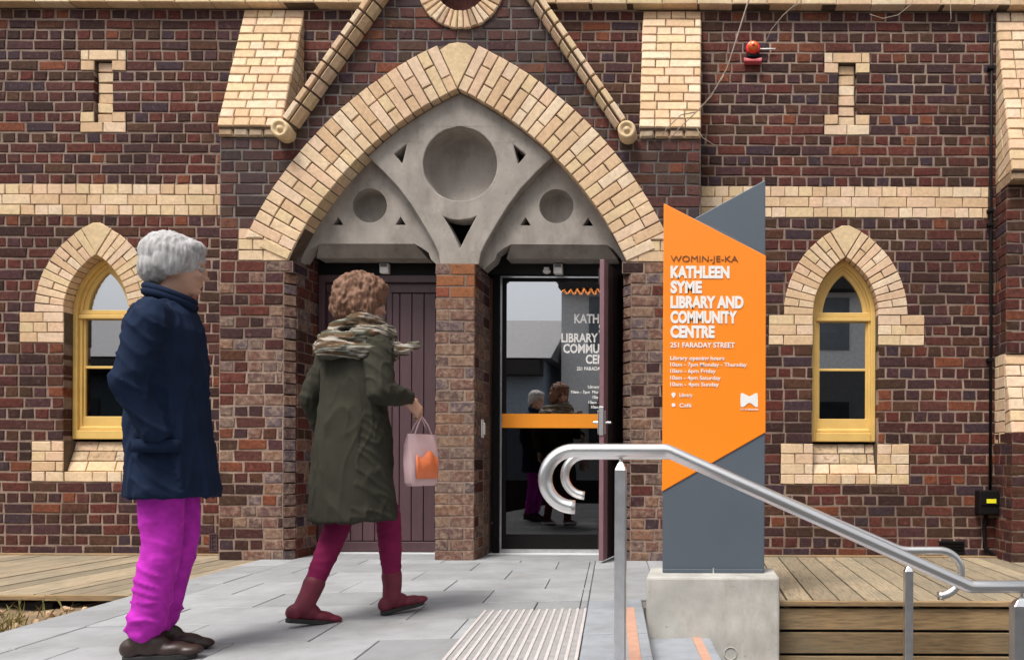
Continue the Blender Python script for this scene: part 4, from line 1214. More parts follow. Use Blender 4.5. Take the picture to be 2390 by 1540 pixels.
# decks
def deck(name, x0, x1, yf, yb, z, lab, clip_line=None, fascia=True, levels_=3):
    d = empty(name, ((x0 + x1) / 2, yf, z)); tag(d, lab, 'deck'); d.location = (0, 0, 0)
    x = x0; k = 0
    while x < x1 - .03:
        x2 = min(x + .150, x1)
        y0 = yf + .02
        if clip_line:
            y0 = max(y0, clip_line(x2))
        if yb - y0 > .05:
            bm = bmesh.new(); jz = random.uniform(-.002, .002)
            add_box(bm, x + .0055, x2 - .0055, y0, yb - .075, z - .03, z + jz)
            o = build('deck_board', bm, M['deck'], d); set_rnd(o.data, [random.random()] * len(o.data.polygons)); bevel(o, .004)
        x = x2; k += 1
    for y0, y1 in ((yb - .07, yb - .012),):
        bm = bmesh.new(); add_box(bm, x0, x1, y0, y1, z - .03, z + .012); o = build('edge_board', bm, M['fascia'], d); set_rnd(o.data, [.7] * len(o.data.polygons)); bevel(o, .004)
    bm = bmesh.new(); add_box(bm, x0, x1 if not clip_line else -3.62, yf - .022, yf + .014, z - .028, z + .001); o = build('edge_board', bm, M['fascia'], d); set_rnd(o.data, [.95] * len(o.data.polygons)); bevel(o, .005)
    bm = bmesh.new(); add_box(bm, x0 + .02, x1 if not clip_line else -3.66, yf + .03, yb - .02, z - .84, z - .05)if not clip_line else add_box(bm, x0 + .02, -3.70, yf + .05, yb - .02, z - .84, z - .05); build('underframe', bm, M['void'], d)
    if fascia:
        zz = z - .045
        for q in range(levels_):
            xs = [x0 + .0, x0 + 1.12 - .62 * (q % 2), x1] if q % 2 else [x0, x1]
            for a, b in zip(xs, xs[1:]):
                bm = bmesh.new(); add_box(bm, a + .0015, b - .0015, yf - .004, yf + .020, zz - .118, zz)
                o = build('fascia_board', bm, M['fascia'], d); set_rnd(o.data, [random.random()] * len(o.data.polygons)); bevel(o, .004)
            zz -= .134
    return d
deck('timber_deck', -.10, 3.9, -1.92, 0, 0.0, 'weathered timber deck with board fascia below the right window', levels_=6)
pathL = lambda x: -2.1 + (x - (-.365) + WPATH * ca) / (-.12) * 1.0
def left_clip(x):       # deck runs up to the path edge
    # points on the path edge: P0_ - Ur*W + Vd*t
    q = P0_ - Ur * WPATH; t = (x - q.x) / (-sa); y = q.y + ca * t
    if x < q.x - sa * 1.9: return -9
    return min(y + .0, -.31) if False else -9
dl_ = deck('timber_deck', -7.2, -3.80, -1.80, 0, -.006, 'weathered timber deck at the base of the left window', fascia=False)
# filler boards between deck and porch front
q = P0_ - Ur * WPATH
x = -3.80
while x < q.x + .05:
    x2 = x + .15
    yb_ = YP - .015
    bm = bmesh.new()
    def ye(xx): t = (xx - q.x) / (-sa); return q.y + ca * t       # y where the path edge passes xx
    # board polygon clipped by path edge: keep left side
    poly = [(x + .004, -1.78), (x2 - .004, -1.78), (x2 - .004, yb_), (x + .004, yb_)]
    poly = clip(poly, (q.x + .010, q.y), (q.x + .010 - sa, q.y + ca))
    if len(poly) > 2 and abs(area(poly)) > .003:
        if area(poly) < 0: poly = poly[::-1]
        a = [bm.verts.new((*p, -.036)) for p in poly]; b = [bm.verts.new((*p, -.007)) for p in poly]
        bm.faces.new(a[::-1]); bm.faces.new(b)
        for i in range(len(poly)): bm.faces.new((a[i], a[(i + 1) % len(poly)], b[(i + 1) % len(poly)], b[i]))
        o = build('deck_board', bm, M['deck'], dl_); set_rnd(o.data, [random.random()] * len(o.data.polygons))
    x = x2
xe = -3.28
bm = bmesh.new(); add_box(bm, -3.80, xe, -1.822, -1.786, -.034, -.005); o = build('edge_board', bm, M['fascia'], dl_); set_rnd(o.data, [.9] * len(o.data.polygons))

# ------------------------------------------------------------------ sign on its plinth
YB = -2.10
pb = empty('sign_plinth', (.07, YB, 0)); tag(pb, 'square edged cast concrete plinth carrying the orange sign', 'plinth')
pb.location = (0, 0, 0)
px0, px1 = at(1508, 1347, YB).x, at(1820, 1347, YB).x; zt_ = at(1664, 1347, YB).z
o = box('block', px0, px1, YB, YB + .36, -.86, zt_, M['concrete'], pb, .012)
bm = bmesh.new(); pc = at(1705, 1524, YB)
add_tube(bm, [(pc.x + .034 * math.cos(t * .52), YB - .001, pc.z + .034 * math.sin(t * .52)) for t in range(13)], .004, 6, False); build('formwork_plug', bm, M['concrete'], pb)
YSN = -1.945
sg = empty('sign', (at(1665, 1337, YSN).x, YSN, zt_)); tag(sg, 'tall orange and slate panel sign with white lettering on a concrete plinth', 'sign')
sg.location = (0, 0, 0)
S2 = lambda px, py: T(px, py, YSN)
bm = bmesh.new()
slo = [S2(1546, 1336), S2(1784, 1336), S2(1785, 1005), S2(1546, 1145)]
slo = [S2(1546, 1336), S2(1784, 1336), S2(1786, 1008), S2(1786, 596), S2(1700, 545), S2(1550, 477), S2(1546, 1145)]
add_prism(bm, slo, YSN + .006, YSN + .085)
bevel(build('slate_panel', bm, M['slate'], sg), .004)
bm = bmesh.new(); add_prism(bm, [S2(1600, 520), S2(1787, 640), S2(1787, 418), S2(1625, 506)], YSN + .010, YSN + .080); bevel(build('slate_peak', bm, M['slate'], sg), .004)
bm = bmesh.new(); add_prism(bm, [S2(1549, 474), S2(1545, 1147), S2(1787, 1009), S2(1788, 597)][::-1], YSN, YSN + .092); bevel(build('orange_panel', bm, M['orange'], sg), .004)
bm = bmesh.new(); z0 = zt_
add_box(bm, slo[0][0] + .004, slo[1][0] - .004, YSN - .006, YSN + .094, z0 + .0, z0 + .022); bevel(build('base_plate', bm, M['slate'], sg), .003)
cx_ = (slo[0][0] + slo[1][0]) / 2; bm = bmesh.new(); add_box(bm, cx_ - .004, cx_ + .004, YSN - .010, YSN - .004, z0 + .0, z0 + .03); build('fixing', bm, M['galv'], sg)
tx = S2(1565, 700)[0]; yt = YSN - .0015
def st_(s_, py, cap, width=None, m=M['white'], off=.0, sp=1.0, x=tx):
    size = cap / .70 * 1.0 / 413.0 
    o = text('lettering', s_, size, 0, 0, yt, m, sg, 1.0, off * size, 'LEFT', .0014, sp)
    xs = [v_.co.x for v_ in o.data.vertices]; w0 = max(xs) - min(xs); x0 = min(xs)
    k = (width / 413.0) / w0 if width else 1
    for v_ in o.data.vertices: v_.co.x = x + (v_.co.x - x0) * k; v_.co.z += S2(1600, py)[1]
    return o
st_('WOMIN-JE-KA', 611, 14, 157, M['brown_ink'], .0)
st_('KATHLEEN', 648, 26, 137, off=.05)
st_('SYME', 683, 26, 73, off=.05)
st_('LIBRARY AND', 718, 26, 170, off=.05)
st_('COMMUNITY', 753, 26, 155, off=.05)
st_('CENTRE', 787, 26, 103, off=.05)
st_('251 FARADAY STREET', 811, 12, 150, off=.02)
st_('Library opening hours', 840, 9, 126, off=.02)
st_('10am - 7pm Monday - Thursday', 855, 9, 178, off=.015)
st_('10am - 6pm Friday', 870, 9, 106, off=.015)
st_('10am - 4pm Saturday', 886, 9, 117, off=.015)
st_('10am - 4pm Sunday', 901, 9, 113, off=.015)
x2_ = S2(1586, 900)[0]
st_('Library', 926, 9, 30, off=.015, x=x2_); st_('Café', 950, 9, 28, off=.015, x=x2_)
for py, pin in ((924, True), (947, False)):
    c = S2(1572, py - 2); bm = bmesh.new()
    if pin: add_prism(bm, [(c[0] + .012 * math.cos(t), c[1] + .004 + .012 * math.sin(t)) for t in [R(-40 + a * 26) for a in range(11)]] + [(c[0], c[1] - .018)], yt - .0014, yt + .0014)
    else: add_prism(bm, [(c[0] + .011 * math.cos(R(a * 36)), c[1] + .011 * math.sin(R(a * 36))) for a in range(10)], yt - .0014, yt + .0014)
    build('icon', bm, M['white'], sg)
# the white M emblem
lg = [(1729, 918), (1733, 917), (1741, 921), (1749, 925), (1757, 921), (1764, 917), (1768, 918), (1769, 935), (1769, 949), (1764, 950), (1758, 945), (1753, 941), (1749, 940), (1744, 942), (1739, 947), (1733, 950), (1729, 949), (1728, 935)]
plate('emblem', [S2(a, b) for a, b in lg][::-1], [], yt - .0014, yt + .0014, M['white'], sg)
st_('CITY OF MELBOURNE', 957, 4.0, 42, off=.02, x=S2(1728, 950)[0]).data.materials[0] = M['white']

# ------------------------------------------------------------------ handrails
def arc(c, r, a0, a1, n, yfun, ex=1.0):
    return [(c[0] + r * math.cos(R(a0 + (a1 - a0) * i / n)), c[1] + ex * r * math.sin(R(a0 + (a1 - a0) * i / n))) for i in range(n + 1)]
def rounded(pts, r, n=6):
    out = [pts[0]]
    for a, b, c in zip(pts, pts[1:], pts[2:]):
        a, b, c = Vector(a), Vector(b), Vector(c); u, w_ = (a - b).normalized(), (c - b).normalized()
        d = min(r, (a - b).length * .45, (c - b).length * .45)
        for i in range(n + 1):
            t = i / n; out.append(tuple((b + u * d) * (1 - t) ** 2 + b * 2 * t * (1 - t) + (b + w_ * d) * t * t))
    out.append(pts[-1]); return out
def rail_pt(x, z, y0): return (x, y0 + .12 * x, z)
YN = -3.40
def near(px, py):
    x = 0; y = YN
    for _ in range(4): p = at(px, py, y); y = YN + .12 * p.x
    return (p.x, p.z)
hr = empty('handrail', (0, 0, 0)); tag(hr, 'nearer stainless steel handrail with hooked end, sloping down in front of the sign', 'handrail', 'stainless handrails of the steps')
c = near(1340, 1117); rr = (near(1340, 1051)[1] - c[1])
loop = [(c[0] + rr * math.cos(R(a)), c[1] + rr * math.sin(R(a))) for a in range(-88 - 0, -271, -9)]
path2 = loop + [near(1540, 1051)]
end = [near(1540, 1051), near(1562, 1053), near(2245, 1364), near(2275, 1368), near(2500, 1368)]
pts2 = loop + rounded([near(1400, 1051), near(1556, 1051), near(2262, 1368), near(2520, 1368)], .012, 3)
P3 = [rail_pt(x, z, YN) for x, z in pts2]
bm = bmesh.new(); add_tube(bm, P3, .0245, 20); build('rail', bm, M['steel'], hr, smooth=True)
def post(hr, px, pxtop, y0, width, depth_, zbot, head=True):
    x, zt = near(px, pxtop) if y0 == YN else far(px, pxtop)
    y = y0 + .12 * x
    bm = bmesh.new()
    hw, hd = width / 2, depth_ / 2
    lv = [(1, zbot), (1, zt), (.55, zt + .022), (.28, zt + .030)]
    rings = [[bm.verts.new((x + sx * hw * s, y + sy * hd * s, z)) for sx, sy in ((-1, -1), (1, -1), (1, 1), (-1, 1))] for s, z in lv]
    for A, B in zip(rings, rings[1:]):
        for q_ in range(4): bm.faces.new((A[q_], A[(q_ + 1) % 4], B[(q_ + 1) % 4], B[q_]))
    bm.faces.new(rings[0][::-1]); bm.faces.new(rings[-1])
    bevel(build('post', bm, M['galv'], hr), .003)
    bm = bmesh.new(); add_tube(bm, [(x, y, zt + .01), (x, y, zt + .075)], [.008, .006], 10); build('pin', bm, M['steel'], hr, smooth=True)
post(hr, 1449, 1096, YN, .040, .040, -.0)
post(hr, 2384, 1412, YN, .075, .050, -.86)
YFR = -2.27
def far(px, py):
    y = YFR
    for _ in range(4): p = at(px, py, y); y = YFR + .12 * p.x
    return (p.x, p.z)
hr2 = empty('handrail', (0, 0, 0)); tag(hr2, 'farther stainless steel handrail whose hooked ends show behind the nearer rail', 'handrail', 'stainless handrails of the steps')
c = far(1366, 1109); rr = far(1366, 1062)[1] - c[1]
loop = [(c[0] + rr * math.cos(R(a)), c[1] + rr * math.sin(R(a))) for a in range(-92, -271, -9)]
e0 = far(2185, 1284); c2 = far(2190, 1337); r2 = e0[1] - c2[1]
loop2 = [(c2[0] + r2 * 1.05 * math.cos(R(a)), c2[1] + r2 * math.sin(R(a))) for a in range(90, -98, -9)]
pts2 = loop + rounded([far(1400, 1062), far(1590, 1062), far(2105, 1284), e0], .04) + loop2
bm = bmesh.new(); add_tube(bm, [rail_pt(x, z, YFR) for x, z in pts2], .0220, 18); build('rail', bm, M['steel'], hr2, smooth=True)
post(hr2, 2120, 1332, YFR, .044, .044, -.86)
# ------------------------------------------------------------------ people
M['skin'] = mat('skin', (.52, .30, .21), .5, var=.06, scale=14, bmp=.1)
M['navy'] = mat('navy wool', (.010, .019, .045), .85, var=.25, scale=8, bmp=.35, bscale=260)
M['magenta'] = mat('magenta cotton', (.47, .030, .42), .8, var=.28, scale=22, bmp=.3, bscale=300)
M['brown_leather'] = mat('dark brown leather', (.035, .018, .014), .45, var=.3, scale=20, bmp=.2)
M['sole'] = mat('dark rubber', (.018, .018, .018), .7, bmp=0)
M['olive'] = mat('dark olive wool', (.040, .038, .028), .9, var=.18, scale=8, bmp=.35, bscale=260)
M['crimson'] = mat('crimson knit', (.19, .014, .065), .8, var=.15, scale=20, bmp=.4, bscale=300)
M['wine_leather'] = mat('wine red leather', (.13, .009, .025), .6, var=.3, scale=18, bmp=.2)
M['hair_grey'] = mat('silver grey hair', (.42, .41, .41), .6, var=.35, scale=30, stretch=(3, 3, .6), bmp=.6, bscale=120)
M['hair_brown'] = mat('auburn brown hair', (.19, .105, .070), .55, var=.5, scale=26, stretch=(3, 3, .6), bmp=.6, bscale=120)
M['eye'] = mat('eye', (.30, .28, .26), .2, bmp=0)
M['bag'] = mat('pale pink carrier bag', (.62, .42, .43), .5, var=.08, bmp=.2, bscale=20)
M['bag_print'] = mat('orange red bag print', (.80, .20, .07), .5, bmp=0)
def scarfmat():
    m, nt, b = newmat('patterned scarf', .9)
    v = pos(nt, (1.3, 1.3, 11), (.35, .15, 0))
    c = ramp(nt, noisen(nt, v, 2.6, 3, .5), [(0, (.05, .045, .035)), (.40, (.10, .095, .075)), (.43, (.33, .30, .26)), (.46, (.36, .33, .29)), (.49, (.13, .07, .035)), (.57, (.07, .075, .055)), (.62, (.30, .28, .24)), (.7, (.06, .05, .04))], 'LINEAR')
    nt.links.new(c, b.inputs['Base Color']); bump(nt, b, noisen(nt, pos(nt), 160, 5), .5, .004); return m
M['scarf'] = scarfmat()
def V3(*a): return Vector(a)
def add_hand(bm, wrist, d, palm_n, thumb_side, curl=.5, s=1.0):
    """palm and five bent fingers; d: pointing direction, palm_n: palm normal"""
    d = d.normalized(); pn = (palm_n - d * palm_n.dot(d)).normalized(); t = d.cross(pn).normalized() * thumb_side
    for q in (-.030, -.010, .010, .030): add_capsule(bm, wrist + t * q * .7 * s, wrist + d * .085 * s + t * q * s, .016 * s, .0125 * s, 10)
    L = [(.030, .066, .0092), (.010, .076, .0095), (-.010, .070, .0092), (-.030, .054, .0082)]
    for q, l, r_ in L:
        p = wrist + d * .085 * s + t * q * s; dd = d.copy(); ang = 0
        for f, k in ((.45, .35), (.32, .6), (.23, .5)):
            ang += curl * k * 1.6
            dd = (d * math.cos(ang) + pn * math.sin(ang)).normalized(); p2 = p + dd * l * f * s
            add_capsule(bm, p, p2, r_ * s, r_ * s * .9, 8); p = p2
    p = wrist + d * .02 * s + t * .030 * s
    for dd, l, r_ in (((d * .7 + t * .75 + pn * .2), .035, .0125), ((d * .95 + t * .2 + pn * .45), .032, .0105), ((d + pn * .6), .022, .0095)):
        p2 = p + dd.normalized() * l * s; add_capsule(bm, p, p2, r_ * s, r_ * s * .92, 8); p = p2
def add_head(bm, c, rot, s=1.0):
    """skull, jaw, brow, nose, lips, ears; +x is forward"""
    def E(p, r_): add_ell(bm, c + rot @ (Vector(p) * s), [k * s for k in r_], 18, 12, rot)
    E((-.012, 0, .025), (.098, .078, .098)); E((.02, 0, -.035), (.070, .060, .075)); E((.045, 0, -.078), (.038, .038, .030))
    E((.075, 0, .028), (.018, .052, .012)); E((.070, .030, -.02), (.022, .022, .020)); E((.070, -.030, -.02), (.022, .022, .020))
    E((.092, 0, -.006), (.013, .010, .026)); E((.103, 0, -.022), (.013, .014, .010))
    E((.083, 0, -.047), (.012, .024, .0065)); E((.081, 0, -.057), (.012, .021, .0065)); E((.076, 0, -.080), (.018, .020, .014))
    for q in (-1, 1): E((-.008, q * .080, -.005), (.018, .009, .030)); E((-.012, q * .086, .004), (.013, .008, .020))
def hair_mesh(name, c, rot, parts, voxel, amp, m, parent, f1=(26, 26, 6)):
    bm = bmesh.new()
    for p, r_ in parts: add_ell(bm, c + rot @ Vector(p), r_, 20, 14, rot)
    me = remesh(name, bm, voxel, 3)
    displace(me, lambda co: amp * (noise.noise(Vector((co.x * f1[0], co.y * f1[1], co.z * f1[2]))) + .5 * noise.noise(Vector((co.x * f1[0] * 2.6, co.y * f1[1] * 2.6, co.z * f1[2] * 2.6)))))
    return link(name, me, m, parent, True)
def add_loft(bm, rings, n=48, fold=0.0, seed=0, nf=7):
    """rings: (centre x, centre y, z, radius x, radius y)"""
    R_ = []
    zt, zb = rings[0][2], rings[-1][2]
    for cx, cy, z, rx, ry in rings:
        f = (zt - z) / (zt - zb); row = []
        for k in range(n):
            a = 2 * math.pi * k / n
            w_ = 1 + fold * f * f * math.sin(nf * a + seed + 1.3 * math.sin(2 * a + f * 2)) + .4 * fold * f * math.sin(3 * a + seed * 2)
            row.append(bm.verts.new((cx + rx * w_ * math.cos(a), cy + ry * w_ * math.sin(a), z)))
        R_.append(row)
    for A, B in zip(R_, R_[1:]):
        for k in range(n): bm.faces.new((A[k], B[k], B[(k + 1) % n], A[(k + 1) % n]))
    bm.faces.new(R_[0]); bm.faces.new(R_[-1][::-1])
def chain(bm, pts, rs, n=14):
    for a, b, ra, rb in zip(pts, pts[1:], rs, rs[1:]): add_capsule(bm, a, b, ra, rb, n)
def shoe(parent, ank, yaw, pitch, m, sole=M['sole'], s=1.0, boot=None, name='shoe'):
    Rm = Matrix.Rotation(yaw, 3, 'Z') @ Matrix.Rotation(pitch, 3, 'Y')
    def W(x, y, z): return ank + Rm @ (Vector((x, y, z)) * s)
    bm = bmesh.new()
    for p, r_ in (((-.045, 0, -.045), (.042, .036, .042)), ((.02, 0, -.04), (.060, .038, .045)), ((.09, 0, -.058), (.065, .041, .030)), ((.145, 0, -.066), (.050, .040, .022)), ((-.01, 0, -.01), (.045, .038, .045))):
        add_ell(bm, W(*p), [k * s for k in r_], 18, 12, Rm)
    if boot:
        sh = (boot - ank).normalized(); chain(bm, [W(-.01, 0, -.02), ank + sh * .05, ank + sh * .10], [.044, .046, .050])
    me = remesh(name, bm, .006, 3)
    up = Rm @ Vector((0, 0, 1)); z0 = W(0, 0, -.082)
    for v in me.vertices:
        d = (v.co - z0).dot(up)
        if d < 0: v.co -= up * d
    o = link(name, me, m, parent, True)
    bm = bmesh.new(); pts = [(x * .96, y * .93) for x, y in [(-.088, 0), (-.075, .030), (-.02, .033), (.05, .034), (.11, .042), (.165, .034), (.192, .012), (.192, -.012), (.165, -.034), (.11, -.042), (.05, -.034), (-.02, -.033), (-.075, -.030)]]
    pts = [(x * .93, y * .92) for x, y in pts]
    a = [bm.verts.new(W(x, y, -.074)) for x, y in pts]; b = [bm.verts.new(W(x, y, -.097)) for x, y in pts]
    bm.faces.new(a); bm.faces.new(b[::-1])
    for i in range(len(pts)): bm.faces.new((a[i], b[i], b[(i + 1) % len(pts)], a[(i + 1) % len(pts)]))
    bevel(build('sole', bm, sole, o), .004)
    return o
def folds(amp, sc=(5, 5, 5), a2=.4, sleeve=0.0):
    # draped cloth: long narrow ridges down the body, cross creases on the sleeves
    def f(co):
        w_ = noise.noise(co * 3.0) * .5
        v = Vector((co.x * sc[0] + w_, co.y * sc[1] - w_, co.z * sc[2]))
        rd = max(0, 1 - abs(noise.noise(v)) * 3.2) ** 2
        rd2 = max(0, 1 - abs(noise.noise(v * 2.1 + Vector((7, 3, 1)))) * 3.5) ** 2
        k = 1.0
        if sleeve and abs(co.y) > sleeve:
            k = .5; u = Vector((co.x * 6, co.y * 5, co.z * 15 + co.x * 10)); rd = max(0, 1 - abs(noise.noise(u)) * 3.0) ** 2 * 1.3
        return amp * (k * .75 * rd + .35 * rd2 + a2 * .5 * noise.noise(v * .8)) - amp * .25
    return f

for k_ in ('navy', 'olive', 'magenta', 'crimson', 'scarf', 'hair_grey', 'hair_brown'): M[k_].node_tree.nodes['Principled BSDF'].inputs['Specular IOR Level'].default_value = .12
# person in navy, mid-step to the right on the path
pA = empty('person', (-2.15, -3.10, 0), R(20)); tag(pA, 'person with silver hair in long navy coat and bright magenta trousers walking', 'person')
Hh = Matrix.Rotation(R(8), 3, 'Y') @ Matrix.Rotation(R(14), 3, 'Z')
hipR, knR, anR = V3(.0, -.085, .86), V3(.015, -.085, .48), V3(-.04, -.08, .10)
hipL, knL, anL = V3(.0, .080, .86), V3(.030, .07, .48), V3(-.03, .065, .112)
bm = bmesh.new()
add_ell(bm, (0, 0, .92), (.11, .15, .12)); add_ell(bm, (.0, 0, 1.10), (.10, .14, .16)); add_ell(bm, (0, 0, 1.26), (.105, .165, .13))
chain(bm, [V3(0, 0, 1.25), V3(.005, 0, 1.38), V3(.03, 0, 1.50)], [.09, .060, .056])
add_head(bm, V3(.035, 0, 1.565), Hh)
for h_, k_, a_ in ((hipR, knR, anR), (hipL, knL, anL)): chain(bm, [h_, k_, a_], [.075, .048, .030])
elR, wrR, elL, wrL = V3(-.055, -.215, 1.07), V3(.03, -.16, .88), V3(-.02, .215, 1.07), V3(.05, .155, .88)
chain(bm, [V3(0, -.165, 1.33), elR, wrR], [.055, .042, .028]); chain(bm, [V3(0, .165, 1.33), elL, wrL], [.055, .042, .028])
add_hand(bm, wrR + V3(-.02, .02, 0), V3(.35, .1, -1), V3(.2, 1, 0), 1, .6, .8); add_hand(bm, wrL + V3(-.02, -.02, 0), V3(.35, -.1, -1), V3(.2, -1, 0), -1, .6, .8)
link('body', remesh('body', bm, .006, 2), M['skin'], pA, True)
for q in (-1, 1):
    bm = bmesh.new(); add_ell(bm, V3(.035, 0, 1.565) + Hh @ V3(.079, q * .030, .008), .0115, 12, 8); build('eye', bm, M['eye'], pA, smooth=True)
hair_mesh('hair', V3(.035, 0, 1.565), Hh, [((-.022, 0, .038), (.112, .096, .098)), ((-.065, 0, -.02), (.062, .080, .075)), ((.03, 0, .085), (.062, .075, .040)), ((-.025, .080, .0), (.050, .020, .055)), ((-.025, -.080, .0), (.050, .020, .055))], .0045, .0055, M['hair_grey'], pA, (60, 60, 8))
bm = bmesh.new()
add_loft(bm, [(.0, 0, 1.43, .060, .070), (.0, 0, 1.40, .085, .12), (.0, 0, 1.365, .105, .175), (.0, 0, 1.30, .125, .205), (0, 0, 1.18, .130, .200), (0, 0, 1.04, .135, .190), (.010, 0, .90, .138, .185), (.015, 0, .78, .148, .190), (.020, 0, .64, .160, .198)], 56, .045, 1.0, 6)
chain(bm, [V3(0, -.155, 1.34), V3(-.0, -.19, 1.30), elR, wrR + V3(-.01, -.02, .01)], [.066, .068, .058, .050], 18)
chain(bm, [V3(0, .155, 1.34), V3(0, .19, 1.30), elL, wrL + V3(-.01, .02, .01)], [.066, .068, .058, .050], 18)
me = remesh('coat', bm, .008, 2); displace(me, folds(.016, (9, 9, 2.2), .5, .17))
coat = link('coat', me, M['navy'], pA, True)
bm = bmesh.new(); n = 26
for rr_, zz, r2 in ((.070, 1.432, .022), (.074, 1.452, .016)):
    add_tube(bm, [(.012 + rr_ * math.cos(2 * math.pi * k / n) * 1.05, rr_ * math.sin(2 * math.pi * k / n) * 1.1, zz - .025 * math.cos(2 * math.pi * k / n)) for k in range(n + 1)], r2, 10)
build('collar', bm, M['navy'], coat, smooth=True)
def flap(parent, m, x0, x1, zt, hgt, cy, name='pocket_flap', s=-1):
    bm = bmesh.new(); n = 8; A, B = [], []
    for k in range(n + 1):
        x = x0 + (x1 - x0) * k / n; y = s * (cy[1] * math.sqrt(max(0, 1 - (x / cy[0]) ** 2)) + .006)
        A.append(bm.verts.new((x, y, zt))); B.append(bm.verts.new((x, y * 1.02, zt - hgt)))
    for k in range(n): bm.faces.new((A[k], A[k + 1], B[k + 1], B[k]))
    o = build(name, bm, m, parent, smooth=True); sm = o.modifiers.new('s', 'SOLIDIFY'); sm.thickness = .008; return o
flap(coat, M['navy'], -.05, .10, .865, .05, (.165, .205))
bm = bmesh.new()
for h_, k_, a_ in ((hipR, knR, anR), (hipL, knL, anL)):
    chain(bm, [h_ + V3(0, 0, .02), (h_ + k_) / 2, k_, (k_ + a_) / 2, a_ + V3(0, 0, .035)], [.090, .080, .068, .062, .060], 20)
add_ell(bm, (0, 0, .88), (.13, .16, .12))
me = remesh('trousers', bm, .008, 3)
def tf(co):
    v = Vector((co.x * 6, co.y * 6, co.z * 13 + co.x * 9 + 2.0 * noise.noise(co * 4))); low = max(.25, (.60 - co.z) * 2.2)
    return .012 * low * max(0, 1 - abs(noise.noise(v)) * 3.0) ** 2 + .002 * low * max(0, 1 - abs(noise.noise(v * 1.7)) * 3.0) + .006 * noise.noise(co * 7)
def tf_old(co):
    low = max(0, (.52 - co.z)) * 1.6
    return .010 * (.45 + low) * (1 - abs(noise.noise(Vector((co.x * 5, co.y * 5, co.z * 15 + co.x * 14 + 3 * noise.noise(co * 4))))) * 2.4) + .004 * noise.noise(co * 30)
displace(me, tf)
link('trousers', me, M['magenta'], pA, True)
shoe(pA, anR, R(-2), 0, M['brown_leather']); shoe(pA, anL, R(2), R(8), M['brown_leather'])

# person in olive coat walking up to the doors
pB = empty('person', (-1.715, -2.44, 0), R(60)); tag(pB, 'person in dark olive coat, patterned scarf and crimson tights walking to the doors', 'person')
hc = V3(.05, -.01, 1.575); Hb = Matrix.Rotation(R(-24), 3, 'Z') @ Matrix.Rotation(R(10), 3, 'Y')
anA, anB = V3(-.20, .06, .105), V3(.185, -.06, .10)
knA, knB = V3(-.02, .07, .49), V3(.15, -.07, .50)
bm = bmesh.new()
add_ell(bm, (0, 0, .92), (.11, .155, .12)); add_ell(bm, (.0, 0, 1.10), (.095, .13, .16)); add_ell(bm, (0.01, 0, 1.26), (.10, .155, .13))
chain(bm, [V3(0, 0, 1.25), V3(.01, 0, 1.38), V3(.045, 0, 1.50)], [.085, .056, .050])
add_head(bm, hc, Hb, .97)
chain(bm, [V3(0, .08, .86), knA, anA], [.075, .045, .026]); chain(bm, [V3(0, -.08, .86), knB, anB], [.075, .045, .026])
eR, wR, eL, wL = V3(-.03, -.245, 1.11), V3(.12, -.255, 1.08), V3(-.06, .245, 1.09), V3(.04, .25, .88)
chain(bm, [V3(0, -.16, 1.33), eR, wR], [.05, .038, .026]); chain(bm, [V3(0, .16, 1.33), eL, wL], [.05, .038, .026])
add_hand(bm, wR, V3(.75, -.1, -.65), V3(-.1, .9, -.3), 1, 1.0, .92); add_hand(bm, wL, V3(.25, 0, -1), V3(.1, -1, 0), -1, .45, .92)
link('body', remesh('body', bm, .006, 2), M['skin'], pB, True)
for q in (-1, 1):
    bm = bmesh.new(); add_ell(bm, hc + Hb @ V3(.077, q * .029, .008), .0112, 12, 8); build('eye', bm, M['eye'], pB, smooth=True)
hair_mesh('hair', hc, Hb, [((-.02, 0, .045), (.118, .104, .104)), ((-.070, 0, -.03), (.080, .098, .100)), ((-.02, .085, -.03), (.065, .038, .085)), ((-.02, -.085, -.03), (.065, .038, .085)), ((.035, 0, .095), (.065, .075, .040)), ((-.10, 0, .04), (.050, .06, .06))], .0045, .017, M['hair_brown'], pB, (30, 30, 14))
bm = bmesh.new()
add_loft(bm, [(.01, 0, 1.42, .060, .070), (.01, 0, 1.40, .085, .12), (.01, 0, 1.365, .10, .165), (.01, 0, 1.30, .120, .195), (.01, 0, 1.18, .125, .190), (.0, 0, 1.04, .130, .185), (.0, 0, .90, .150, .200), (-.0, 0, .75, .165, .205), (-.0, 0, .62, .178, .212), (-.0, 0, .495, .188, .218)], 56, .04, 2.2, 5)
chain(bm, [V3(0.01, -.15, 1.34), V3(.01, -.18, 1.30), eR, wR + V3(-.02, 0, .02)], [.07, .074, .060, .048], 18)
chain(bm, [V3(.01, .15, 1.34), V3(.01, .18, 1.30), eL, wL + V3(-.01, 0, .03)], [.07, .074, .060, .048], 18)
me = remesh('coat', bm, .008, 2); displace(me, folds(.015, (9, 9, 2.0), .5, .165))
link('coat', me, M['olive'], pB, True)
bm = bmesh.new(); n = 40
for t_, (rx, ry, zz, r2, tl) in enumerate(((.145, .180, 1.335, .045, .5), (.120, .145, 1.395, .046, 1.7), (.088, .100, 1.445, .034, 3.0))):
    pts = [(.02 + rx * math.cos(2 * math.pi * k / n), ry * math.sin(2 * math.pi * k / n), zz + .028 * math.sin(2 * math.pi * k / n + tl)) for k in range(n + 1)]
    add_tube(bm, pts, [r2 * (1 + .25 * math.sin(k * .7 + t_)) for k in range(n + 1)], 12)
chain(bm, [V3(.10, -.10, 1.36), V3(.16, -.17, 1.34), V3(.20, -.22, 1.37)], [.038, .030, .018])
me = remesh('scarf', bm, .007, 2); displace(me, folds(.012, (9, 9, 22)))
link('scarf', me, M['scarf'], pB, True)
bm = bmesh.new()
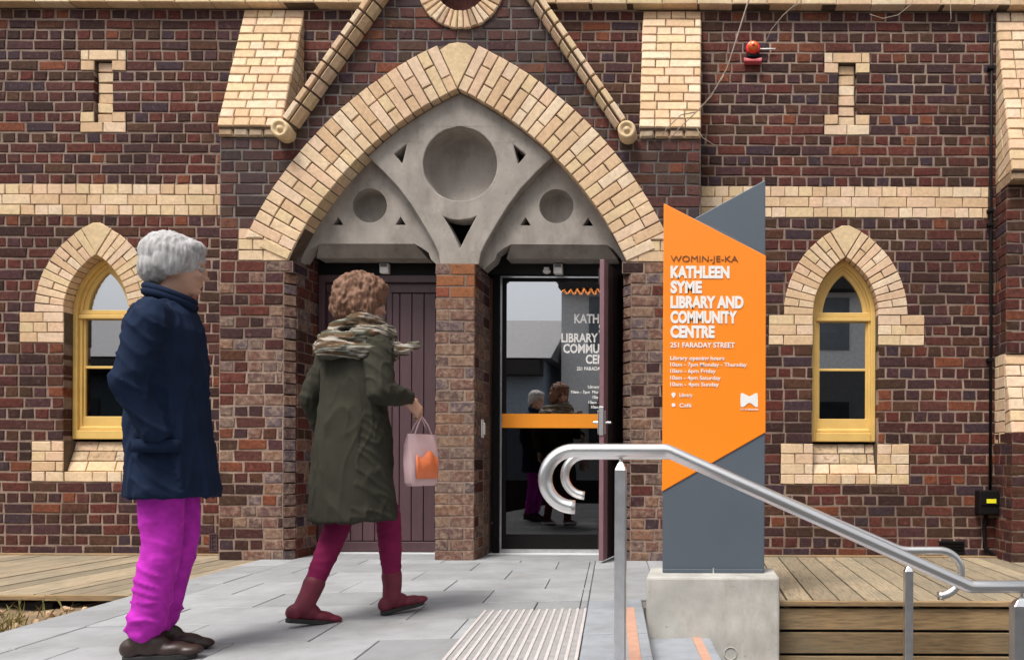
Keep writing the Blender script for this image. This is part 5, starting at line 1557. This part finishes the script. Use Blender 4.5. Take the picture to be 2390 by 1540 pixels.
for a_, k_, y_ in ((anA, knA, .08), (anB, knB, -.08)): chain(bm, [V3(0, y_, .80), k_, k_ + (a_ - k_) * .35, k_ + (a_ - k_) * .82], [.086, .060, .056, .042], 18)
me = remesh('tights', bm, .008, 3); displace(me, folds(.004, (8, 8, 20)))
link('tights', me, M['crimson'], pB, True)
shoe(pB, anA, R(-14), R(12), M['wine_leather'], s=.93, boot=knA, name='boot'); shoe(pB, anB, R(-12), R(-6), M['wine_leather'], s=.93, boot=knB, name='boot')
# carrier bag in the right hand
g = pB.matrix_basis if False else Matrix.Translation(pB.location) @ Matrix.Rotation(R(60), 4, 'Z')
hp = g @ (wR + V3(.075, -.005, -.070))
bgE = empty('carrier_bag', (hp.x, hp.y, hp.z), R(66)); bgE.scale = (.72, .7, .92); tag(bgE, 'small pale pink carrier bag with orange print held by the person in olive', 'bag')
bm = bmesh.new()
rows = [(-.10, .125, .022), (-.16, .135, .045), (-.26, .135, .060), (-.36, .125, .055), (-.38, .110, .040)]
R2 = []
for z, hx, hy in rows:
    R2.append([bm.verts.new((hx * math.copysign(abs(math.cos(a)) ** .5, math.cos(a)) * (1 + .04 * math.sin(5 * a + z * 30)), hy * math.copysign(abs(math.sin(a)) ** .7, math.sin(a)) * (1 + .12 * math.sin(7 * a + z * 20)), z)) for a in [2 * math.pi * k / 28 for k in range(28)]])
for A, B in zip(R2, R2[1:]):
    for k in range(28): bm.faces.new((A[k], B[k], B[(k + 1) % 28], A[(k + 1) % 28]))
bm.faces.new(R2[-1][::-1])
build('bag_body', bm, M['bag'], bgE, smooth=True)
bm = bmesh.new()
for z0, z1, hy in ((-.21, -.34, .066),):
    n = 14; A, B = [], []
    for k in range(n + 1):
        x = -.10 + .20 * k / n; yy = -hy * (1 - (abs(x) / .16) ** 3 * .6) - .004
        A.append(bm.verts.new((x, yy, z0 - .02 * math.sin(k * .6)))); B.append(bm.verts.new((x, yy, z1)))
    for k in range(n): bm.faces.new((A[k], A[k + 1], B[k + 1], B[k]))
pr = build('print', bm, M['bag_print'], bgE, smooth=True); sm = pr.modifiers.new('s', 'SOLIDIFY'); sm.thickness = .002
for yy in (-.020, .020):
    bm = bmesh.new(); add_tube(bm, [(-.08, yy, -.105), (-.045, yy * .8, -.05), (0, yy * .2, -.002), (.045, yy * .8, -.05), (.08, yy, -.105)], .005, 8); build('handle', bm, M['bag'], bgE, smooth=True)
# ------------------------------------------------------------------ tree with twigs hanging over the wall
tr = empty('tree', (3.9, -3.0, -.86)); tag(tr, 'bare tree whose thin grey twigs hang in front of the upper right wall', 'tree')
tr.location = (0, 0, 0)
bm = bmesh.new()
add_tube(bm, [(3.9, -3.0, -.86), (3.85, -2.95, 1.0), (3.7, -2.9, 2.6), (3.5, -2.8, 4.2), (3.2, -2.7, 5.6)], [.16, .13, .11, .08, .05], 12); build('trunk', bm, M['bark'], tr, smooth=True)
YT_ = -1.6
def tw(pts, r0, r1, yy=YT_, pre=None, name='twig'):
    L = [at(a, b, yy + .02 * math.sin(i * 2.1)) for i, (a, b) in enumerate(pts)]
    if pre: L = [Vector(p) for p in pre] + L
    n = len(L); bm = bmesh.new(); add_tube(bm, L, [.62 * (r0 + (r1 - r0) * i / (n - 1)) for i in range(n)], 7); build(name, bm, M['bark'], tr, smooth=True)
tw([(1770, -60), (1745, 8), (1718, 95), (1697, 160), (1660, 225), (1625, 262), (1585, 300), (1560, 330)], .011, .004, pre=[(3.4, -2.8, 4.9), (2.4, -2.3, 5.3), (1.2, -1.8, 5.0)])
tw([(1690, 175), (1672, 205), (1650, 232)], .005, .003)
tw([(1625, 262), (1590, 268), (1556, 300), (1545, 318)], .006, .003)
tw([(1626, 300), (1640, 322), (1665, 338), (1688, 341)], .006, .0025, yy=-.5)
tw([(1880, -40), (1858, 10), (1828, 36), (1800, 70), (1782, 112)], .007, .003, pre=[(3.4, -2.8, 4.9), (2.0, -2.0, 5.1)])
tw([(1828, 36), (1850, 18), (1872, 6)], .005, .003)
tw([(2140, -40), (2128, 10), (2096, 36), (2060, 44), (2030, 34)], .006, .003, pre=[(3.3, -2.7, 5.2), (2.5, -2.0, 5.0)])
tw([(2225, -40), (2218, 10), (2220, 45), (2212, 60)], .005, .0025, pre=[(3.3, -2.7, 5.2)])

# ------------------------------------------------------------------ across the street (seen mirrored in the glass)
def house(name, lab, x0, x1, y0, zw, zr, dep, mw, mr, band=True):
    h_ = empty(name); tag(h_, lab, 'building')
    bm = bmesh.new(); add_box(bm, x0, x1, y0 - dep, y0, -.86, zw); build('wall', bm, mw, h_)
    bm = bmesh.new(); v = [bm.verts.new(p) for p in ((x0 - .3, y0 + .5, zw), (x1 + .3, y0 + .5, zw), (x0 - .3, y0 - dep / 2, zr), (x1 + .3, y0 - dep / 2, zr), (x0 - .3, y0 - dep, zw), (x1 + .3, y0 - dep, zw))]
    bmesh.ops.convex_hull(bm, input=v); build('roof', bm, mr, h_)
    for k in range(int((x1 - x0) / 2.2)):
        a = x0 + .8 + k * 2.2
        for z in ([1.0] if zw < 5 else [1.0, 4.0]):
            bm = bmesh.new(); add_box(bm, a, a + .9, y0 - .01, y0 + .04, z, z + 1.5); build('window', bm, M['far_window'], h_)
    if band:
        bm = bmesh.new(); add_box(bm, x0, x1, y0 + .02, y0 + .5, zw - .45, zw - .05); build('fascia', bm, M['dark_timber'], h_)
house('cottage', 'grey roofed pale cottage across the street, seen mirrored in the glass door', -34, -4.4, -14.0, 3.6, 5.2, 5, M['blue_wall'], M['roof_grey'])
house('terrace_house', 'taller pale house across the street, seen mirrored in the right window', -4.0, 7.2, -14.5, 6.1, 7.2, 6, M['wall_pale'], M['roof_grey'])
box('street_wall', -20, 22, -9.9, -9.7, -.86, .35, M['dark_timber']); tag(bpy.data.objects['street_wall'], 'low dark wall across the street, mirrored in the lower panes', 'wall')

# bare street tree behind the photographer
t2 = empty('tree', (0, 0, 0)); tag(t2, 'bare street tree with spreading limbs across the road, mirrored in the right window', 'tree')
rt = random.Random(5); bmb = bmesh.new()
def limb(p, d, l, r_, k, bm):
    pts = [p]; q = p.copy(); dd = d.copy()
    for i in range(4):
        dd = (dd + Vector((rt.uniform(-.22, .22), rt.uniform(-.22, .22), rt.uniform(-.05, .16)))).normalized(); q = q + dd * l / 4; pts.append(q.copy())
    add_tube(bm, pts, [r_ * (1 - .4 * i / 4) for i in range(5)], 6)
    if k:
        for _ in range(3 if k > 2 else 4):
            a = rt.choice(pts[2:]); limb(a, (dd + Vector((rt.uniform(-.9, .9), rt.uniform(-.9, .9), rt.uniform(-.2, .7)))).normalized(), l * .66, r_ * .5, k - 1, bmb)
bmt = bmesh.new(); limb(Vector((5.2, -9.2, -.86)), Vector((.05, 0, 1)), 4.2, .20, 4, bmt)
build('trunk', bmt, M['bark'], t2, smooth=True); tag(build('branches', bmb, M['bark'], t2, smooth=True), kind='stuff')
